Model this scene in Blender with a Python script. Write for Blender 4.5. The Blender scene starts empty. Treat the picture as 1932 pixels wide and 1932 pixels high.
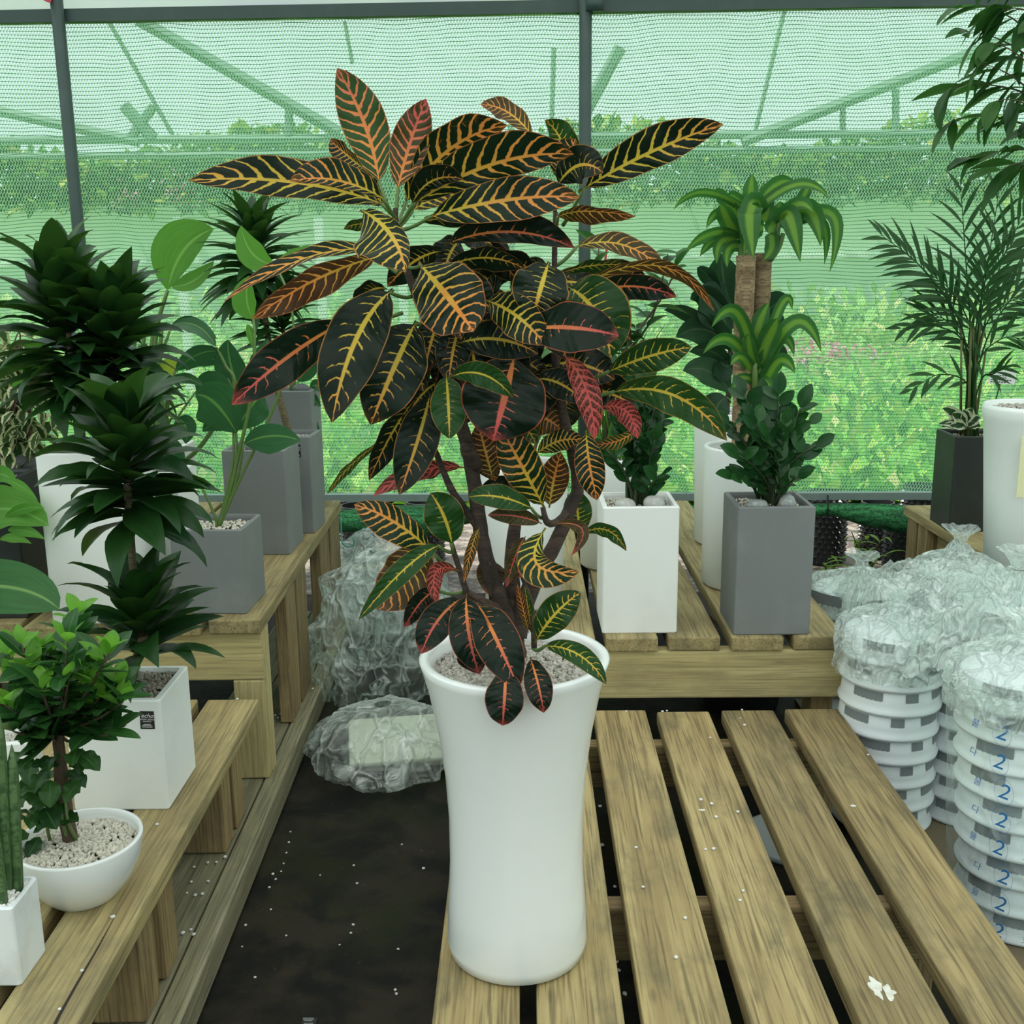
import bpy, bmesh, math, random
import numpy as np
from mathutils import Vector, Matrix, Euler, noise as mnoise
random.seed(7)
SC = bpy.context.scene
COL = SC.collection
# ------------------------------------------------------------------ camera, sky, sun, exposure
F = 2050.0
CAMP = Vector((0, 0, 1.52))
YAW, PIT, ROL = math.radians(.66), math.radians(12.81), math.radians(.6)
FW = Vector((-math.sin(YAW)*math.cos(PIT), math.cos(YAW)*math.cos(PIT), -math.sin(PIT)))
R0 = Vector((math.cos(YAW), math.sin(YAW), 0)); U0 = R0.cross(FW)
RV = R0*math.cos(ROL) - U0*math.sin(ROL); UV_ = U0*math.cos(ROL) + R0*math.sin(ROL)
cd = bpy.data.cameras.new('camera'); cam = bpy.data.objects.new('camera', cd); COL.objects.link(cam)
cd.sensor_width = 36; cd.lens = 36*F/1932; cd.clip_end = 300
cam.matrix_world = Matrix(((RV.x, UV_.x, -FW.x, CAMP.x), (RV.y, UV_.y, -FW.y, CAMP.y), (RV.z, UV_.z, -FW.z, CAMP.z), (0, 0, 0, 1)))
SC.camera = cam
W = bpy.data.worlds.new('overcast'); SC.world = W; W.use_nodes = True
W.node_tree.nodes['Background'].inputs[0].default_value = (.84, .94, 1.0, 1)
W.node_tree.nodes['Background'].inputs[1].default_value = 1.0
sd = bpy.data.lights.new('sun', 'SUN'); sun = bpy.data.objects.new('sun', sd); COL.objects.link(sun)
sd.energy = 5.0; sd.color = (1, .96, .88); sd.angle = math.radians(2)
sun.rotation_euler = (math.radians(8), math.radians(-24), 0)
SC.view_settings.view_transform = 'Standard'; SC.view_settings.look = 'None'
SC.view_settings.exposure = 0.24; SC.view_settings.gamma = 1; SC.view_settings.use_curve_mapping = False
SC.cycles.use_denoising = True
SC.cycles.max_bounces = 8; SC.cycles.diffuse_bounces = 4; SC.cycles.glossy_bounces = 2; SC.cycles.transparent_max_bounces = 14
SC.cycles.caustics_reflective = False; SC.cycles.caustics_refractive = False
# ------------------------------------------------------------------ helpers
def ray(x, y): return FW + RV*((x-966)/F) - UV_*((y-966)/F)
def PY(x, y, Y): d = ray(x, y); return CAMP + d*(Y/d.y)          # point of the pixel's ray at distance Y
def PZ(x, y, z): d = ray(x, y); return CAMP + d*((z-CAMP.z)/d.z)  # point of the pixel's ray at height z
def ppm(p): return F/((p-CAMP).dot(FW))                           # pixels per metre there

def mesh_of(name, v, f, uv=None, smooth=False):
    m = bpy.data.meshes.new(name); m.from_pydata([tuple(a) for a in v], [], f)
    if uv is not None:
        l = m.uv_layers.new(name='UVMap')
        li = np.empty(len(m.loops), dtype=np.int32); m.loops.foreach_get('vertex_index', li)
        l.data.foreach_set('uv', np.asarray(uv, dtype=np.float32)[li].ravel())
    if smooth: m.polygons.foreach_set('use_smooth', [True]*len(m.polygons))
    m.update(); return m

def obj(name, mesh, mat=None, parent=None, M=None, color=None):
    o = bpy.data.objects.new(name, mesh); COL.objects.link(o)
    if mat and not mesh.materials: mesh.materials.append(mat)
    M = M.copy() if M is not None else Matrix.Identity(4)
    if parent is not None:
        o.parent = parent
        t = Vector((0, 0, 0)); q = parent
        while q is not None: t += q.location; q = q.parent
        M = Matrix.Translation(-t) @ M
    o.matrix_basis = M
    if color: o.color = color
    return o

def tag(o, label, cat, group=None, kind=None):
    o['label'] = label; o['category'] = cat
    if group: o['group'] = group
    if kind: o['kind'] = kind
    return o
def thing(name, loc, label, cat, group=None):
    o = bpy.data.objects.new(name, None); COL.objects.link(o); o.location = loc; o.empty_display_size = .05
    return tag(o, label, cat, group)
def struct(name, mesh, mat, M=None, label=None):
    o = obj(name, mesh, mat, None, M); o['kind'] = 'structure'
    if label: o['label'] = label
    return o

class MB:
    def __init__(s): s.v = []; s.f = []; s.uv = []
    def add(s, v, f, uv=None):
        n = len(s.v); s.v += [tuple(a) for a in v]; s.f += [tuple(i+n for i in q) for q in f]
        s.uv += uv if uv else [(0, 0)]*len(v)
    def box(s, a, b):
        x0, y0, z0 = a; x1, y1, z1 = b
        s.add([(x0,y0,z0),(x1,y0,z0),(x1,y1,z0),(x0,y1,z0),(x0,y0,z1),(x1,y0,z1),(x1,y1,z1),(x0,y1,z1)],
              [(3,2,1,0),(4,5,6,7),(0,1,5,4),(1,2,6,5),(2,3,7,6),(3,0,4,7)])
    def tube(s, pts, rad, n=8, cap=True, jit=0):
        pts = [Vector(p) for p in pts]; k = len(pts)
        rad = rad if hasattr(rad, '__len__') else [rad]*k
        rings = []; prev = None
        for i, p in enumerate(pts):
            t = (pts[min(i+1, k-1)] - pts[max(i-1, 0)]).normalized()
            a = prev - t*prev.dot(t) if prev is not None else (Vector((1,0,0)) if abs(t.x) < .8 else Vector((0,1,0)))
            a = (a - t*a.dot(t)).normalized(); prev = a; b = t.cross(a)
            rings.append([p + (a*math.cos(6.2832*j/n) + b*math.sin(6.2832*j/n))*rad[i]*(1+random.uniform(-jit, jit)) for j in range(n)])
        v = [q for r in rings for q in r]
        f = [(i*n+j, i*n+(j+1)%n, (i+1)*n+(j+1)%n, (i+1)*n+j) for i in range(k-1) for j in range(n)]
        if cap: f += [tuple(range(n-1, -1, -1)), tuple((k-1)*n+j for j in range(n))]
        uv = [(j/n, i/(k-1)) for i in range(k) for j in range(n)]
        s.add(v, f, uv)
    def lathe(s, prof, n=48, c=(0, 0, 0), cap0=False, cap1=False):
        v = [(c[0]+r*math.cos(6.2832*j/n), c[1]+r*math.sin(6.2832*j/n), c[2]+z) for r, z in prof for j in range(n)]
        k = len(prof)
        f = [(i*n+j, i*n+(j+1)%n, (i+1)*n+(j+1)%n, (i+1)*n+j) for i in range(k-1) for j in range(n)]
        if cap0: f.append(tuple(range(n-1, -1, -1)))
        if cap1: f.append(tuple((k-1)*n+j for j in range(n)))
        s.add(v, f)
    def mesh(s, name, smooth=False): return mesh_of(name, s.v, s.f, s.uv, smooth)

def smooth_pts(pts, n=6):
    """Catmull-Rom through the points"""
    pts = [Vector(p) for p in pts]; out = []
    q = [pts[0]*2-pts[1]] + pts + [pts[-1]*2-pts[-2]]
    for i in range(1, len(q)-2):
        for k in range(n):
            t = k/n
            out.append(.5*((2*q[i]) + (q[i+1]-q[i-1])*t + (2*q[i-1]-5*q[i]+4*q[i+1]-q[i+2])*t*t + (3*q[i]-q[i-1]-3*q[i+1]+q[i+2])*t**3))
    out.append(pts[-1]); return out

_bev = {}
def bevbox(sx, sy, sz, b=.004, seg=2, jitter=0):
    """bevelled box, centred; length along local X"""
    key = (round(sx, 4), round(sy, 4), round(sz, 4), b, seg)
    if key in _bev and not jitter: return _bev[key]
    bm = bmesh.new(); bmesh.ops.create_cube(bm, size=1)
    for v in bm.verts: v.co = (v.co.x*sx, v.co.y*sy, v.co.z*sz)
    bmesh.ops.bevel(bm, geom=bm.edges[:], offset=b, segments=seg, profile=.5, affect='EDGES')
    m = bpy.data.meshes.new('plank'); bm.to_mesh(m); bm.free()
    m.polygons.foreach_set('use_smooth', [False]*len(m.polygons))
    _bev[key] = m; return m

def frame(p, d, up=Vector((0, 0, 1)), roll=0):
    """matrix with local X along d, local Z near up"""
    d = Vector(d).normalized(); y = up.cross(d)
    if y.length < 1e-4: y = Vector((0, 1, 0))
    y.normalize(); z = d.cross(y)
    if roll:
        y, z = y*math.cos(roll)+z*math.sin(roll), z*math.cos(roll)-y*math.sin(roll)
    return Matrix(((d.x, y.x, z.x, p[0]), (d.y, y.y, z.y, p[1]), (d.z, y.z, z.z, p[2]), (0, 0, 0, 1)))

# ------------------------------------------------------------------ materials
def mat(name):
    m = bpy.data.materials.new(name); m.use_nodes = True; nt = m.node_tree
    return m, nt, nt.nodes['Principled BSDF'], nt.nodes['Material Output']
def nn(nt, typ, **kw):
    n = nt.nodes.new(typ)
    for k, v in kw.items(): setattr(n, k, v)
    return n
def L(nt, a, b): nt.links.new(a, b)
def ma(nt, op, a, b=None, c=None, clamp=False):
    n = nt.nodes.new('ShaderNodeMath'); n.operation = op; n.use_clamp = clamp
    for i, x in enumerate((a, b, c)):
        if x is None: continue
        if isinstance(x, (int, float)): n.inputs[i].default_value = x
        else: nt.links.new(x, n.inputs[i])
    return n.outputs[0]
def mixc(nt, f, a, b, bt='MIX'):
    n = nt.nodes.new('ShaderNodeMix'); n.data_type = 'RGBA'; n.blend_type = bt
    for i, x in ((0, f), (6, a), (7, b)):
        if isinstance(x, (int, float)): n.inputs[i].default_value = x
        elif isinstance(x, tuple): n.inputs[i].default_value = (*x[:3], 1)
        else: nt.links.new(x, n.inputs[i])
    return n.outputs[2]
def smst(nt, x, a, b):
    n = nt.nodes.new('ShaderNodeMapRange'); n.interpolation_type = 'SMOOTHSTEP'
    n.inputs[1].default_value = a; n.inputs[2].default_value = b
    nt.links.new(x, n.inputs[0]); return n.outputs[0]
def noise(nt, scale, vec=None, detail=3, rough=.55, dist=0, w=None):
    n = nt.nodes.new('ShaderNodeTexNoise'); n.inputs['Scale'].default_value = scale
    n.inputs['Detail'].default_value = detail; n.inputs['Roughness'].default_value = rough; n.inputs['Distortion'].default_value = dist
    if vec is not None: nt.links.new(vec, n.inputs['Vector'])
    if w is not None: n.noise_dimensions = '4D'; nt.links.new(w, n.inputs['W'])
    return n.outputs['Fac']
def objco(nt, scale=(1, 1, 1), kind='Object'):
    t = nt.nodes.new('ShaderNodeTexCoord'); mp = nt.nodes.new('ShaderNodeMapping')
    mp.inputs['Scale'].default_value = scale; nt.links.new(t.outputs[kind], mp.inputs['Vector']); return mp.outputs[0]
def bump(nt, bs, h, strength=.3, dist=.01):
    b = nt.nodes.new('ShaderNodeBump'); b.inputs['Strength'].default_value = strength; b.inputs['Distance'].default_value = dist
    nt.links.new(h, b.inputs['Height']); nt.links.new(b.outputs[0], bs.inputs['Normal'])
def geo_pos(nt): return nt.nodes.new('ShaderNodeNewGeometry').outputs['Position']

def wood(name, light, dark, dirt, dirt_amt, rough=.75, gk=.7):
    m, nt, bs, out = mat(name)
    rnd = nt.nodes.new('ShaderNodeObjectInfo').outputs['Random']; w = ma(nt, 'MULTIPLY', rnd, 37.)
    g = noise(nt, 1, objco(nt, (1.3, 34, 34)), 4, .6, .6, w)
    g2 = noise(nt, 1, objco(nt, (6, 190, 190)), 2, .5, 0, w)
    bl = noise(nt, 1, objco(nt, (5, 9, 9)), 5, .65, .3, w)
    kn = nn(nt, 'ShaderNodeTexVoronoi'); kn.inputs['Scale'].default_value = 1; L(nt, objco(nt, (3.2, 13, 13)), kn.inputs['Vector'])
    c = mixc(nt, smst(nt, g, .32, .66), light, dark)
    c = mixc(nt, ma(nt, 'MULTIPLY', smst(nt, g2, .45, .68), gk), c, tuple(x*.35 for x in dark))
    c = mixc(nt, ma(nt, 'MULTIPLY', smst(nt, bl, .45, .72), dirt_amt), c, dirt)
    c = mixc(nt, ma(nt, 'MULTIPLY', ma(nt, 'SUBTRACT', 1., smst(nt, kn.outputs['Distance'], .03, .11)), .6), c, tuple(x*.3 for x in dark))
    hue = nn(nt, 'ShaderNodeHueSaturation'); L(nt, c, hue.inputs['Color'])
    L(nt, ma(nt, 'ADD', ma(nt, 'MULTIPLY', rnd, .34), .82), hue.inputs['Value'])
    L(nt, hue.outputs[0], bs.inputs['Base Color']); bs.inputs['Roughness'].default_value = rough
    bump(nt, bs, ma(nt, 'ADD', g, ma(nt, 'MULTIPLY', g2, .5)), .35, .004)
    return m

def plain(name, col, rough=.5, spots=None, amt=.3, scale=6, spec=.5, bmp=0, bscale=200, coat=0):
    m, nt, bs, out = mat(name)
    c = col
    if spots:
        c = mixc(nt, ma(nt, 'MULTIPLY', smst(nt, noise(nt, scale, objco(nt), 5, .6), .45, .75), amt), col, spots); L(nt, c, bs.inputs['Base Color'])
    else: bs.inputs['Base Color'].default_value = (*col, 1)
    bs.inputs['Roughness'].default_value = rough; bs.inputs['Specular IOR Level'].default_value = spec
    bs.inputs['Coat Weight'].default_value = coat
    if bmp: bump(nt, bs, noise(nt, bscale, objco(nt), 2), bmp, .002)
    return m

def leafmat(name, base, alt, edge=None, stripe=None, rough=.35, transl=.25, streak=60, midrib=None, tcol=None):
    """alt: second green by leaf; edge: margin colour; stripe: centre band colour"""
    m, nt, bs, out = mat(name)
    uvn = nt.nodes.new('ShaderNodeTexCoord').outputs['UV']; sp = nn(nt, 'ShaderNodeSeparateXYZ'); L(nt, uvn, sp.inputs[0])
    a = ma(nt, 'MULTIPLY', ma(nt, 'ABSOLUTE', ma(nt, 'SUBTRACT', sp.outputs[0], .5)), 2.)
    rnd = nt.nodes.new('ShaderNodeObjectInfo').outputs['Random']
    c = mixc(nt, rnd, base, alt)
    mp = nn(nt, 'ShaderNodeMapping'); mp.inputs['Scale'].default_value = (streak, 2, 1); L(nt, uvn, mp.inputs[0])
    s = noise(nt, 1, mp.outputs[0], 2)
    c = mixc(nt, ma(nt, 'MULTIPLY', smst(nt, s, .4, .7), .4), c, tuple(x*.5 for x in base))
    mp2 = nn(nt, 'ShaderNodeMapping'); mp2.inputs['Scale'].default_value = (4, 7, 1); L(nt, uvn, mp2.inputs[0])
    n2 = noise(nt, 1, mp2.outputs[0], 3, w=ma(nt, 'MULTIPLY', rnd, 30.))
    if stripe:
        sa = ma(nt, 'ADD', a, ma(nt, 'MULTIPLY', ma(nt, 'SUBTRACT', s, .5), .5))
        c = mixc(nt, ma(nt, 'MULTIPLY', ma(nt, 'SUBTRACT', 1., smst(nt, sa, .2, .5)), .9), c, stripe)
    if edge:
        ea = ma(nt, 'ADD', a, ma(nt, 'MULTIPLY', ma(nt, 'SUBTRACT', n2, .5), .9))
        c = mixc(nt, smst(nt, ea, .52, .6), c, edge)
    if midrib:
        c = mixc(nt, ma(nt, 'SUBTRACT', 1., smst(nt, a, .03, .09)), c, midrib)
    L(nt, c, bs.inputs['Base Color']); bs.inputs['Roughness'].default_value = rough; bs.inputs['Specular IOR Level'].default_value = .22
    bump(nt, bs, s, .12, .003)
    tr = nn(nt, 'ShaderNodeBsdfTranslucent'); L(nt, mixc(nt, .6, c, tcol or tuple(min(1, x*3) for x in alt)), tr.inputs[0])
    mx = nn(nt, 'ShaderNodeMixShader'); mx.inputs[0].default_value = transl
    L(nt, bs.outputs[0], mx.inputs[1]); L(nt, tr.outputs[0], mx.inputs[2]); L(nt, mx.outputs[0], out.inputs[0])
    return m

M_WOOD_LOW = wood('weathered slats', (.39, .30, .135), (.25, .18, .075), (.10, .085, .045), .8)
M_WOOD = wood('pale bench timber', (.58, .48, .225), (.44, .345, .155), (.26, .21, .11), .5, .75, .45)
M_WOOD_TOP = wood('worn bench slats', (.45, .36, .165), (.30, .225, .10), (.15, .125, .065), .7, .75, .6)
M_WOOD_BR = wood('brown post timber', (.38, .28, .125), (.24, .16, .07), (.11, .075, .04), .6)
M_WOOD_SILL = wood('grey green sill timber', (.30, .27, .17), (.20, .18, .10), (.12, .12, .07), .6)
M_POT_GLOSS = plain('white glazed ceramic', (.80, .81, .80), .18, (.66, .68, .68), .25, 5, .5, coat=.3)
M_POT_WHITE = plain('white matt planter', (.82, .83, .81), .55, (.62, .60, .52), .3, 4, .4, .08, 400)
M_POT_WHITE2 = plain('white satin planter', (.80, .83, .81), .4, (.68, .70, .66), .25, 5)
M_POT_GREY = plain('grey cement planter', (.185, .195, .195), .7, (.25, .26, .255), .5, 7, .35, .08, 300)
M_POT_BLACK = plain('black planter', (.016, .019, .018), .5, (.05, .055, .05), .35, 14)
M_MARBLE = plain('marbled white planter', (.74, .77, .79), .3, (.50, .47, .40), .6, 9)
M_SOIL = plain('dark potting soil', (.045, .032, .022), .95, (.10, .075, .05), .6, 60)
M_GRAVEL = None
M_STONE = plain('speckled grey river stone', (.30, .32, .31), .7, (.60, .62, .60), .6, 90, .3)
M_STONE_D = plain('dark slate stone', (.12, .125, .13), .7, (.22, .22, .22), .5, 50, .3)
M_TAG = plain('black tag', (.008, .008, .009), .5)
M_WHITE = plain('white print', (.8, .8, .8), .6)
M_METAL = plain('green grey steel tube', (.035, .06, .052), .45, (.06, .085, .075), .4, 12, .3)
M_RAIL = plain('galvanised rail', (.20, .25, .24), .35, (.28, .32, .30), .4, 10)
def gravelmat(name, a, b):
    m, nt, bs, out = mat(name)
    at = nn(nt, 'ShaderNodeTexCoord'); v = nn(nt, 'ShaderNodeTexVoronoi'); v.inputs['Scale'].default_value = 170
    L(nt, at.outputs['Object'], v.inputs['Vector'])
    sx = nn(nt, 'ShaderNodeSeparateColor'); L(nt, v.outputs['Color'], sx.inputs[0])
    L(nt, mixc(nt, sx.outputs[0], a, b), bs.inputs['Base Color']); bs.inputs['Roughness'].default_value = .9
    bump(nt, bs, noise(nt, 500, objco(nt), 2), .3, .002); return m
M_GRAVEL = gravelmat('grey gravel', (.36, .34, .29), (.58, .55, .49))
M_GRAVEL_P = gravelmat('pale gravel', (.50, .47, .39), (.74, .70, .60))
M_GRAVEL_W = gravelmat('white gravel', (.66, .64, .60), (.86, .85, .82))
M_GRAVEL_D = gravelmat('brown gravel', (.20, .17, .13), (.46, .42, .35))
M_BARK = wood('dark croton bark', (.085, .055, .037), (.035, .022, .016), (.05, .035, .03), .4, .85)
M_CANE = wood('fibrous cane bark', (.33, .24, .13), (.15, .095, .05), (.10, .065, .035), .6, .9)
M_STEM_G = plain('green stem', (.09, .16, .035), .45)
M_STEM_B = plain('brown twig', (.08, .05, .03), .7)
# ------------------------------------------------------------------ the greenhouse shell and the ground
def quad(name, pts, nx=1, ny=1, fn=None):
    a, b, c, d = [Vector(p) for p in pts]; v = []; uv = []
    for j in range(ny+1):
        for i in range(nx+1):
            s, t = i/nx, j/ny
            p = a*(1-s)*(1-t)+b*s*(1-t)+c*s*t+d*(1-s)*t
            v.append(fn(p, s, t) if fn else p); uv.append((s, t))
    f = [(j*(nx+1)+i, j*(nx+1)+i+1, (j+1)*(nx+1)+i+1, (j+1)*(nx+1)+i) for j in range(ny) for i in range(nx)]
    return mesh_of(name, v, f, uv, True)
WY = 4.85
def wallY(x): return WY - .022*x            # the net wall stands a little askew
# floor
m, nt, bs, out = mat('damp mossy concrete')
p = geo_pos(nt)
a = noise(nt, 5, p, 6, .65, .4); b = noise(nt, 2.2, p, 4, .6, .2); c = noise(nt, 38, p, 4, .7); g2 = noise(nt, 1.1, p, 3)
col = mixc(nt, smst(nt, a, .4, .62), (.006, .006, .005), (.026, .021, .013))
col = mixc(nt, ma(nt, 'MULTIPLY', smst(nt, b, .46, .66), .75), col, (.014, .021, .003))
col = mixc(nt, ma(nt, 'MULTIPLY', smst(nt, g2, .5, .7), .5), col, (.034, .022, .008))
col = mixc(nt, ma(nt, 'MULTIPLY', smst(nt, c, .6, .8), .5), col, (.09, .085, .065))
L(nt, col, bs.inputs['Base Color']); bs.inputs['Roughness'].default_value = .75; bs.inputs['Specular IOR Level'].default_value = .2; bump(nt, bs, c, .5, .006)
struct('floor', quad('floor', [(-5, -3, 0), (5, -3, 0), (5, 4.95, 0), (-5, 4.95, 0)]), m, label='dark damp mossy concrete aisle floor')
# ground outside: litter by the net, lawn beyond
m, nt, bs, out = mat('leaf litter and lawn')
p = geo_pos(nt); sp = nn(nt, 'ShaderNodeSeparateXYZ'); L(nt, p, sp.inputs[0])
a = noise(nt, 9, p, 5, .7); b = noise(nt, 30, p, 3, .6); c = noise(nt, 1.3, p, 4, .6)
lit = mixc(nt, smst(nt, a, .42, .6), (.10, .085, .075), (.30, .26, .22)); lit = mixc(nt, ma(nt, 'MULTIPLY', smst(nt, b, .58, .7), .8), lit, (.45, .30, .16))
gr = mixc(nt, smst(nt, a, .35, .65), (.10, .24, .035), (.26, .42, .08)); gr = mixc(nt, ma(nt, 'MULTIPLY', smst(nt, c, .5, .7), .7), gr, (.42, .46, .13))
L(nt, mixc(nt, smst(nt, ma(nt, 'ADD', sp.outputs[1], ma(nt, 'MULTIPLY', c, 1.2)), 6.9, 7.6), lit, gr), bs.inputs['Base Color'])
bs.inputs['Roughness'].default_value = .9; bump(nt, bs, b, .6, .02)
struct('ground', quad('ground', [(-40, 4.95, -.01), (40, 4.95, -.01), (40, 70, -.01), (-40, 70, -.01)]), m, label='leaf littered soil and lawn outside the net')

# knitted shade net
m, nt, bs, out = mat('knitted green shade net'); nt.nodes.remove(bs)
p = geo_pos(nt); wob = nn(nt, 'ShaderNodeTexNoise'); wob.inputs['Scale'].default_value = 2.2; wob.inputs['Detail'].default_value = 2; L(nt, p, wob.inputs['Vector'])
va = nn(nt, 'ShaderNodeVectorMath'); va.operation = 'MULTIPLY_ADD'; L(nt, wob.outputs['Color'], va.inputs[0]); va.inputs[1].default_value = (.02, 0, .06); L(nt, p, va.inputs[2])
sp = nn(nt, 'ShaderNodeSeparateXYZ'); L(nt, va.outputs[0], sp.inputs[0])
v = ma(nt, 'FRACT', ma(nt, 'MULTIPLY', sp.outputs[2], 1/.0155))
row = ma(nt, 'FLOOR', ma(nt, 'MULTIPLY', sp.outputs[2], 1/.0155))
t = ma(nt, 'MULTIPLY', ma(nt, 'PINGPONG', ma(nt, 'ADD', ma(nt, 'MULTIPLY', sp.outputs[0], 1/.0128), ma(nt, 'MULTIPLY', row, .37)), .5), 2.)
zz = ma(nt, 'LESS_THAN', ma(nt, 'ABSOLUTE', ma(nt, 'SUBTRACT', t, v)), .22)
hl = ma(nt, 'LESS_THAN', v, .17)
thick = noise(nt, 1, objco(nt, (.5, .5, 9)), 3)
mask = ma(nt, 'MAXIMUM', zz, hl)
veil = ma(nt, 'MULTIPLY', smst(nt, thick, .3, .7), .2)
mask = ma(nt, 'MAXIMUM', mask, ma(nt, 'ADD', veil, .05))
colr = mixc(nt, hl, (.24, .56, .32), (.05, .19, .10))
df = nn(nt, 'ShaderNodeBsdfDiffuse'); L(nt, colr, df.inputs[0]); tl = nn(nt, 'ShaderNodeBsdfTranslucent'); L(nt, mixc(nt, hl, (.56, .90, .62), (.14, .36, .2)), tl.inputs[0])
mx = nn(nt, 'ShaderNodeMixShader'); mx.inputs[0].default_value = .62; L(nt, df.outputs[0], mx.inputs[1]); L(nt, tl.outputs[0], mx.inputs[2])
tp = nn(nt, 'ShaderNodeBsdfTransparent'); tp.inputs[0].default_value = (.90, 1, .95, 1)
m2 = nn(nt, 'ShaderNodeMixShader'); L(nt, mask, m2.inputs[0]); L(nt, tp.outputs[0], m2.inputs[1]); L(nt, mx.outputs[0], m2.inputs[2]); L(nt, m2.outputs[0], out.inputs[0])
M_NET = m
zr, zt = .49, 2.535
def netf(p, s, t): return Vector((p.x, wallY(p.x) + .012*math.sin(p.x*5.3+1)*math.sin(p.z*4.1) + .008*math.sin(p.x*13+p.z*9), p.z))
net = struct('wall_back', quad('net', [(-4.5, 0, zr), (4.5, 0, zr), (4.5, 0, zt), (-4.5, 0, zt)], 90, 24, netf), M_NET, label='see-through green knitted shade net wall')
# the slack of the net, rolled and tied under the rail
m, nt, bs, out = mat('bunched green net')
p = geo_pos(nt); a = noise(nt, 90, p, 3, .6); b = noise(nt, 1, objco(nt, (10, 60, 60)), 3)
L(nt, mixc(nt, smst(nt, ma(nt, 'MULTIPLY', ma(nt, 'ADD', a, b), .5), .38, .62), (.008, .07, .022), (.05, .30, .10)), bs.inputs['Base Color']); bs.inputs['Roughness'].default_value = .8
bump(nt, bs, a, .8, .01); M_NETROLL = m
def netroll(x0, x1, ties):
    mb = MB(); pts = []; rad = []
    n = 120
    for i in range(n+1):
        x = x0+(x1-x0)*i/n
        d = min(abs(x-t) for t in ties); sag = min(1, d/.35)
        pts.append((x, wallY(x)-.03, .44-.055*sag**.8)); rad.append(.022+.038*sag**.7*(1+.25*math.sin(x*9)))
    mb.tube(pts, rad, 12, True, .10); return mb.mesh('roll', True)
obj('net_roll', netroll(-4.4, 4.4, [-3.3, -1.75, -.1, 1.36, 2.9]), M_NETROLL, net)
mb = MB()
for t in (-1.75, -.1, 1.36):
    mb.tube([(t, wallY(t)-.055, .40), (t, wallY(t)-.06, .44), (t, wallY(t)-.045, .50)], .004, 5)
obj('tie', mb.mesh('tie'), M_TAG, net)
# steel frame of the wall
def barx(name, z, h, d, mt, dy=0, x0=-4.5, x1=4.5, lab=''):
    mb = MB(); mb.box((x0, -d/2, -h/2), (x1, d/2, h/2)); me = mb.mesh(name)
    return struct(name, me, mt, Matrix.Translation((0, wallY(0)+dy, z)) @ Matrix.Rotation(-.022, 4, 'Z'), lab)
barx('trim_1', 2.555, .05, .05, M_METAL, -.005, lab='dark green steel beam along the top of the net')
barx('trim_2', .49, .032, .04, M_RAIL, -.01, lab='grey steel rail along the foot of the net')
postx = [PY(119, 220, WY-.06).x, PY(1104, 220, WY-.06).x]; gap = postx[1]-postx[0]
for i, x in enumerate([postx[0], postx[1], postx[1]+gap, postx[0]-gap]):
    mb = MB(); mb.tube([(0, 0, 0), (0, 0, 2.9)], .026, 16); me = mb.mesh('post', True)
    o = struct('trim_%d' % (i+3), me, M_METAL, Matrix.Translation((x, wallY(x)-.055, 0)), 'round dark green steel post of the net wall')
    if i == 1:
        mb = MB(); mb.tube([(0, .05, 2.53), (.0, .05, 2.59)], .035, 12); mb.box((0, -.03, 2.525), (.07, .0, 2.585))
        obj('clamp', mb.mesh('clamp', True), M_METAL, o, Matrix.Translation((x, wallY(x)-.055, 0)))
# clear film above the beam and the film roof
m, nt, bs, out = mat('milky polythene film')
p = geo_pos(nt)
tl = nn(nt, 'ShaderNodeBsdfTranslucent'); tl.inputs[0].default_value = (.74, .78, .77, 1)
L(nt, mixc(nt, smst(nt, noise(nt, 3, p, 3, .6, 1.5), .45, .6), (.80, .86, .88), (.93, .96, .97)), bs.inputs['Base Color']); bs.inputs['Roughness'].default_value = .3
mx = nn(nt, 'ShaderNodeMixShader'); mx.inputs[0].default_value = .78; L(nt, bs.outputs[0], mx.inputs[1]); L(nt, tl.outputs[0], mx.inputs[2]); L(nt, mx.outputs[0], out.inputs[0])
M_FILM = m
def filmf(p, s, t): return Vector((p.x, wallY(p.x)+.02+.03*math.sin(p.x*2.1+t*3)+.015*math.sin(p.x*7), p.z))
struct('wall_back_upper', quad('film', [(-6, 0, 2.57), (6, 0, 2.57), (6, 0, 3.05), (-6, 0, 3.05)], 60, 6, filmf), M_FILM, label='milky clear film sheet above the steel beam')
def rooff(p, s, t): return Vector((p.x, p.y, 3.0+1.1*math.sin(math.pi*t)+.02*math.sin(p.x*3)))
struct('ceiling', quad('roof', [(-7, -7, 0), (7, -7, 0), (7, wallY(0)+.1, 0), (-7, wallY(0)+.1, 0)], 40, 24, rooff), M_FILM, label='milky polythene greenhouse roof')
for nm, a, b in (('added_net_left', (-4.4, -4, .3), (-4.4, 4.9, 2.9)), ('added_net_right', (4.4, -4, .3), (4.4, 4.8, 2.9))):  # unseen side nets, added to dim the side light and tint it green
    struct(nm, quad('net', [(a[0], a[1], a[2]), (b[0], b[1], a[2]), (b[0], b[1], b[2]), (a[0], a[1], b[2])]), M_NET, label='unseen green net, added to cut side light, on the %s of the greenhouse' % ('aisle side' if nm == 'added_net_left' else 'bench side'))
struct('added_film_front', quad('film', [(-4.4, -4, 0), (4.4, -4, 0), (4.4, -4, 3.4), (-4.4, -4, 3.4)]), M_FILM, label='unseen milky film wall added behind the camera to set the frontal light')  # unseen film sheet, added to govern the light from behind the camera
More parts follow.
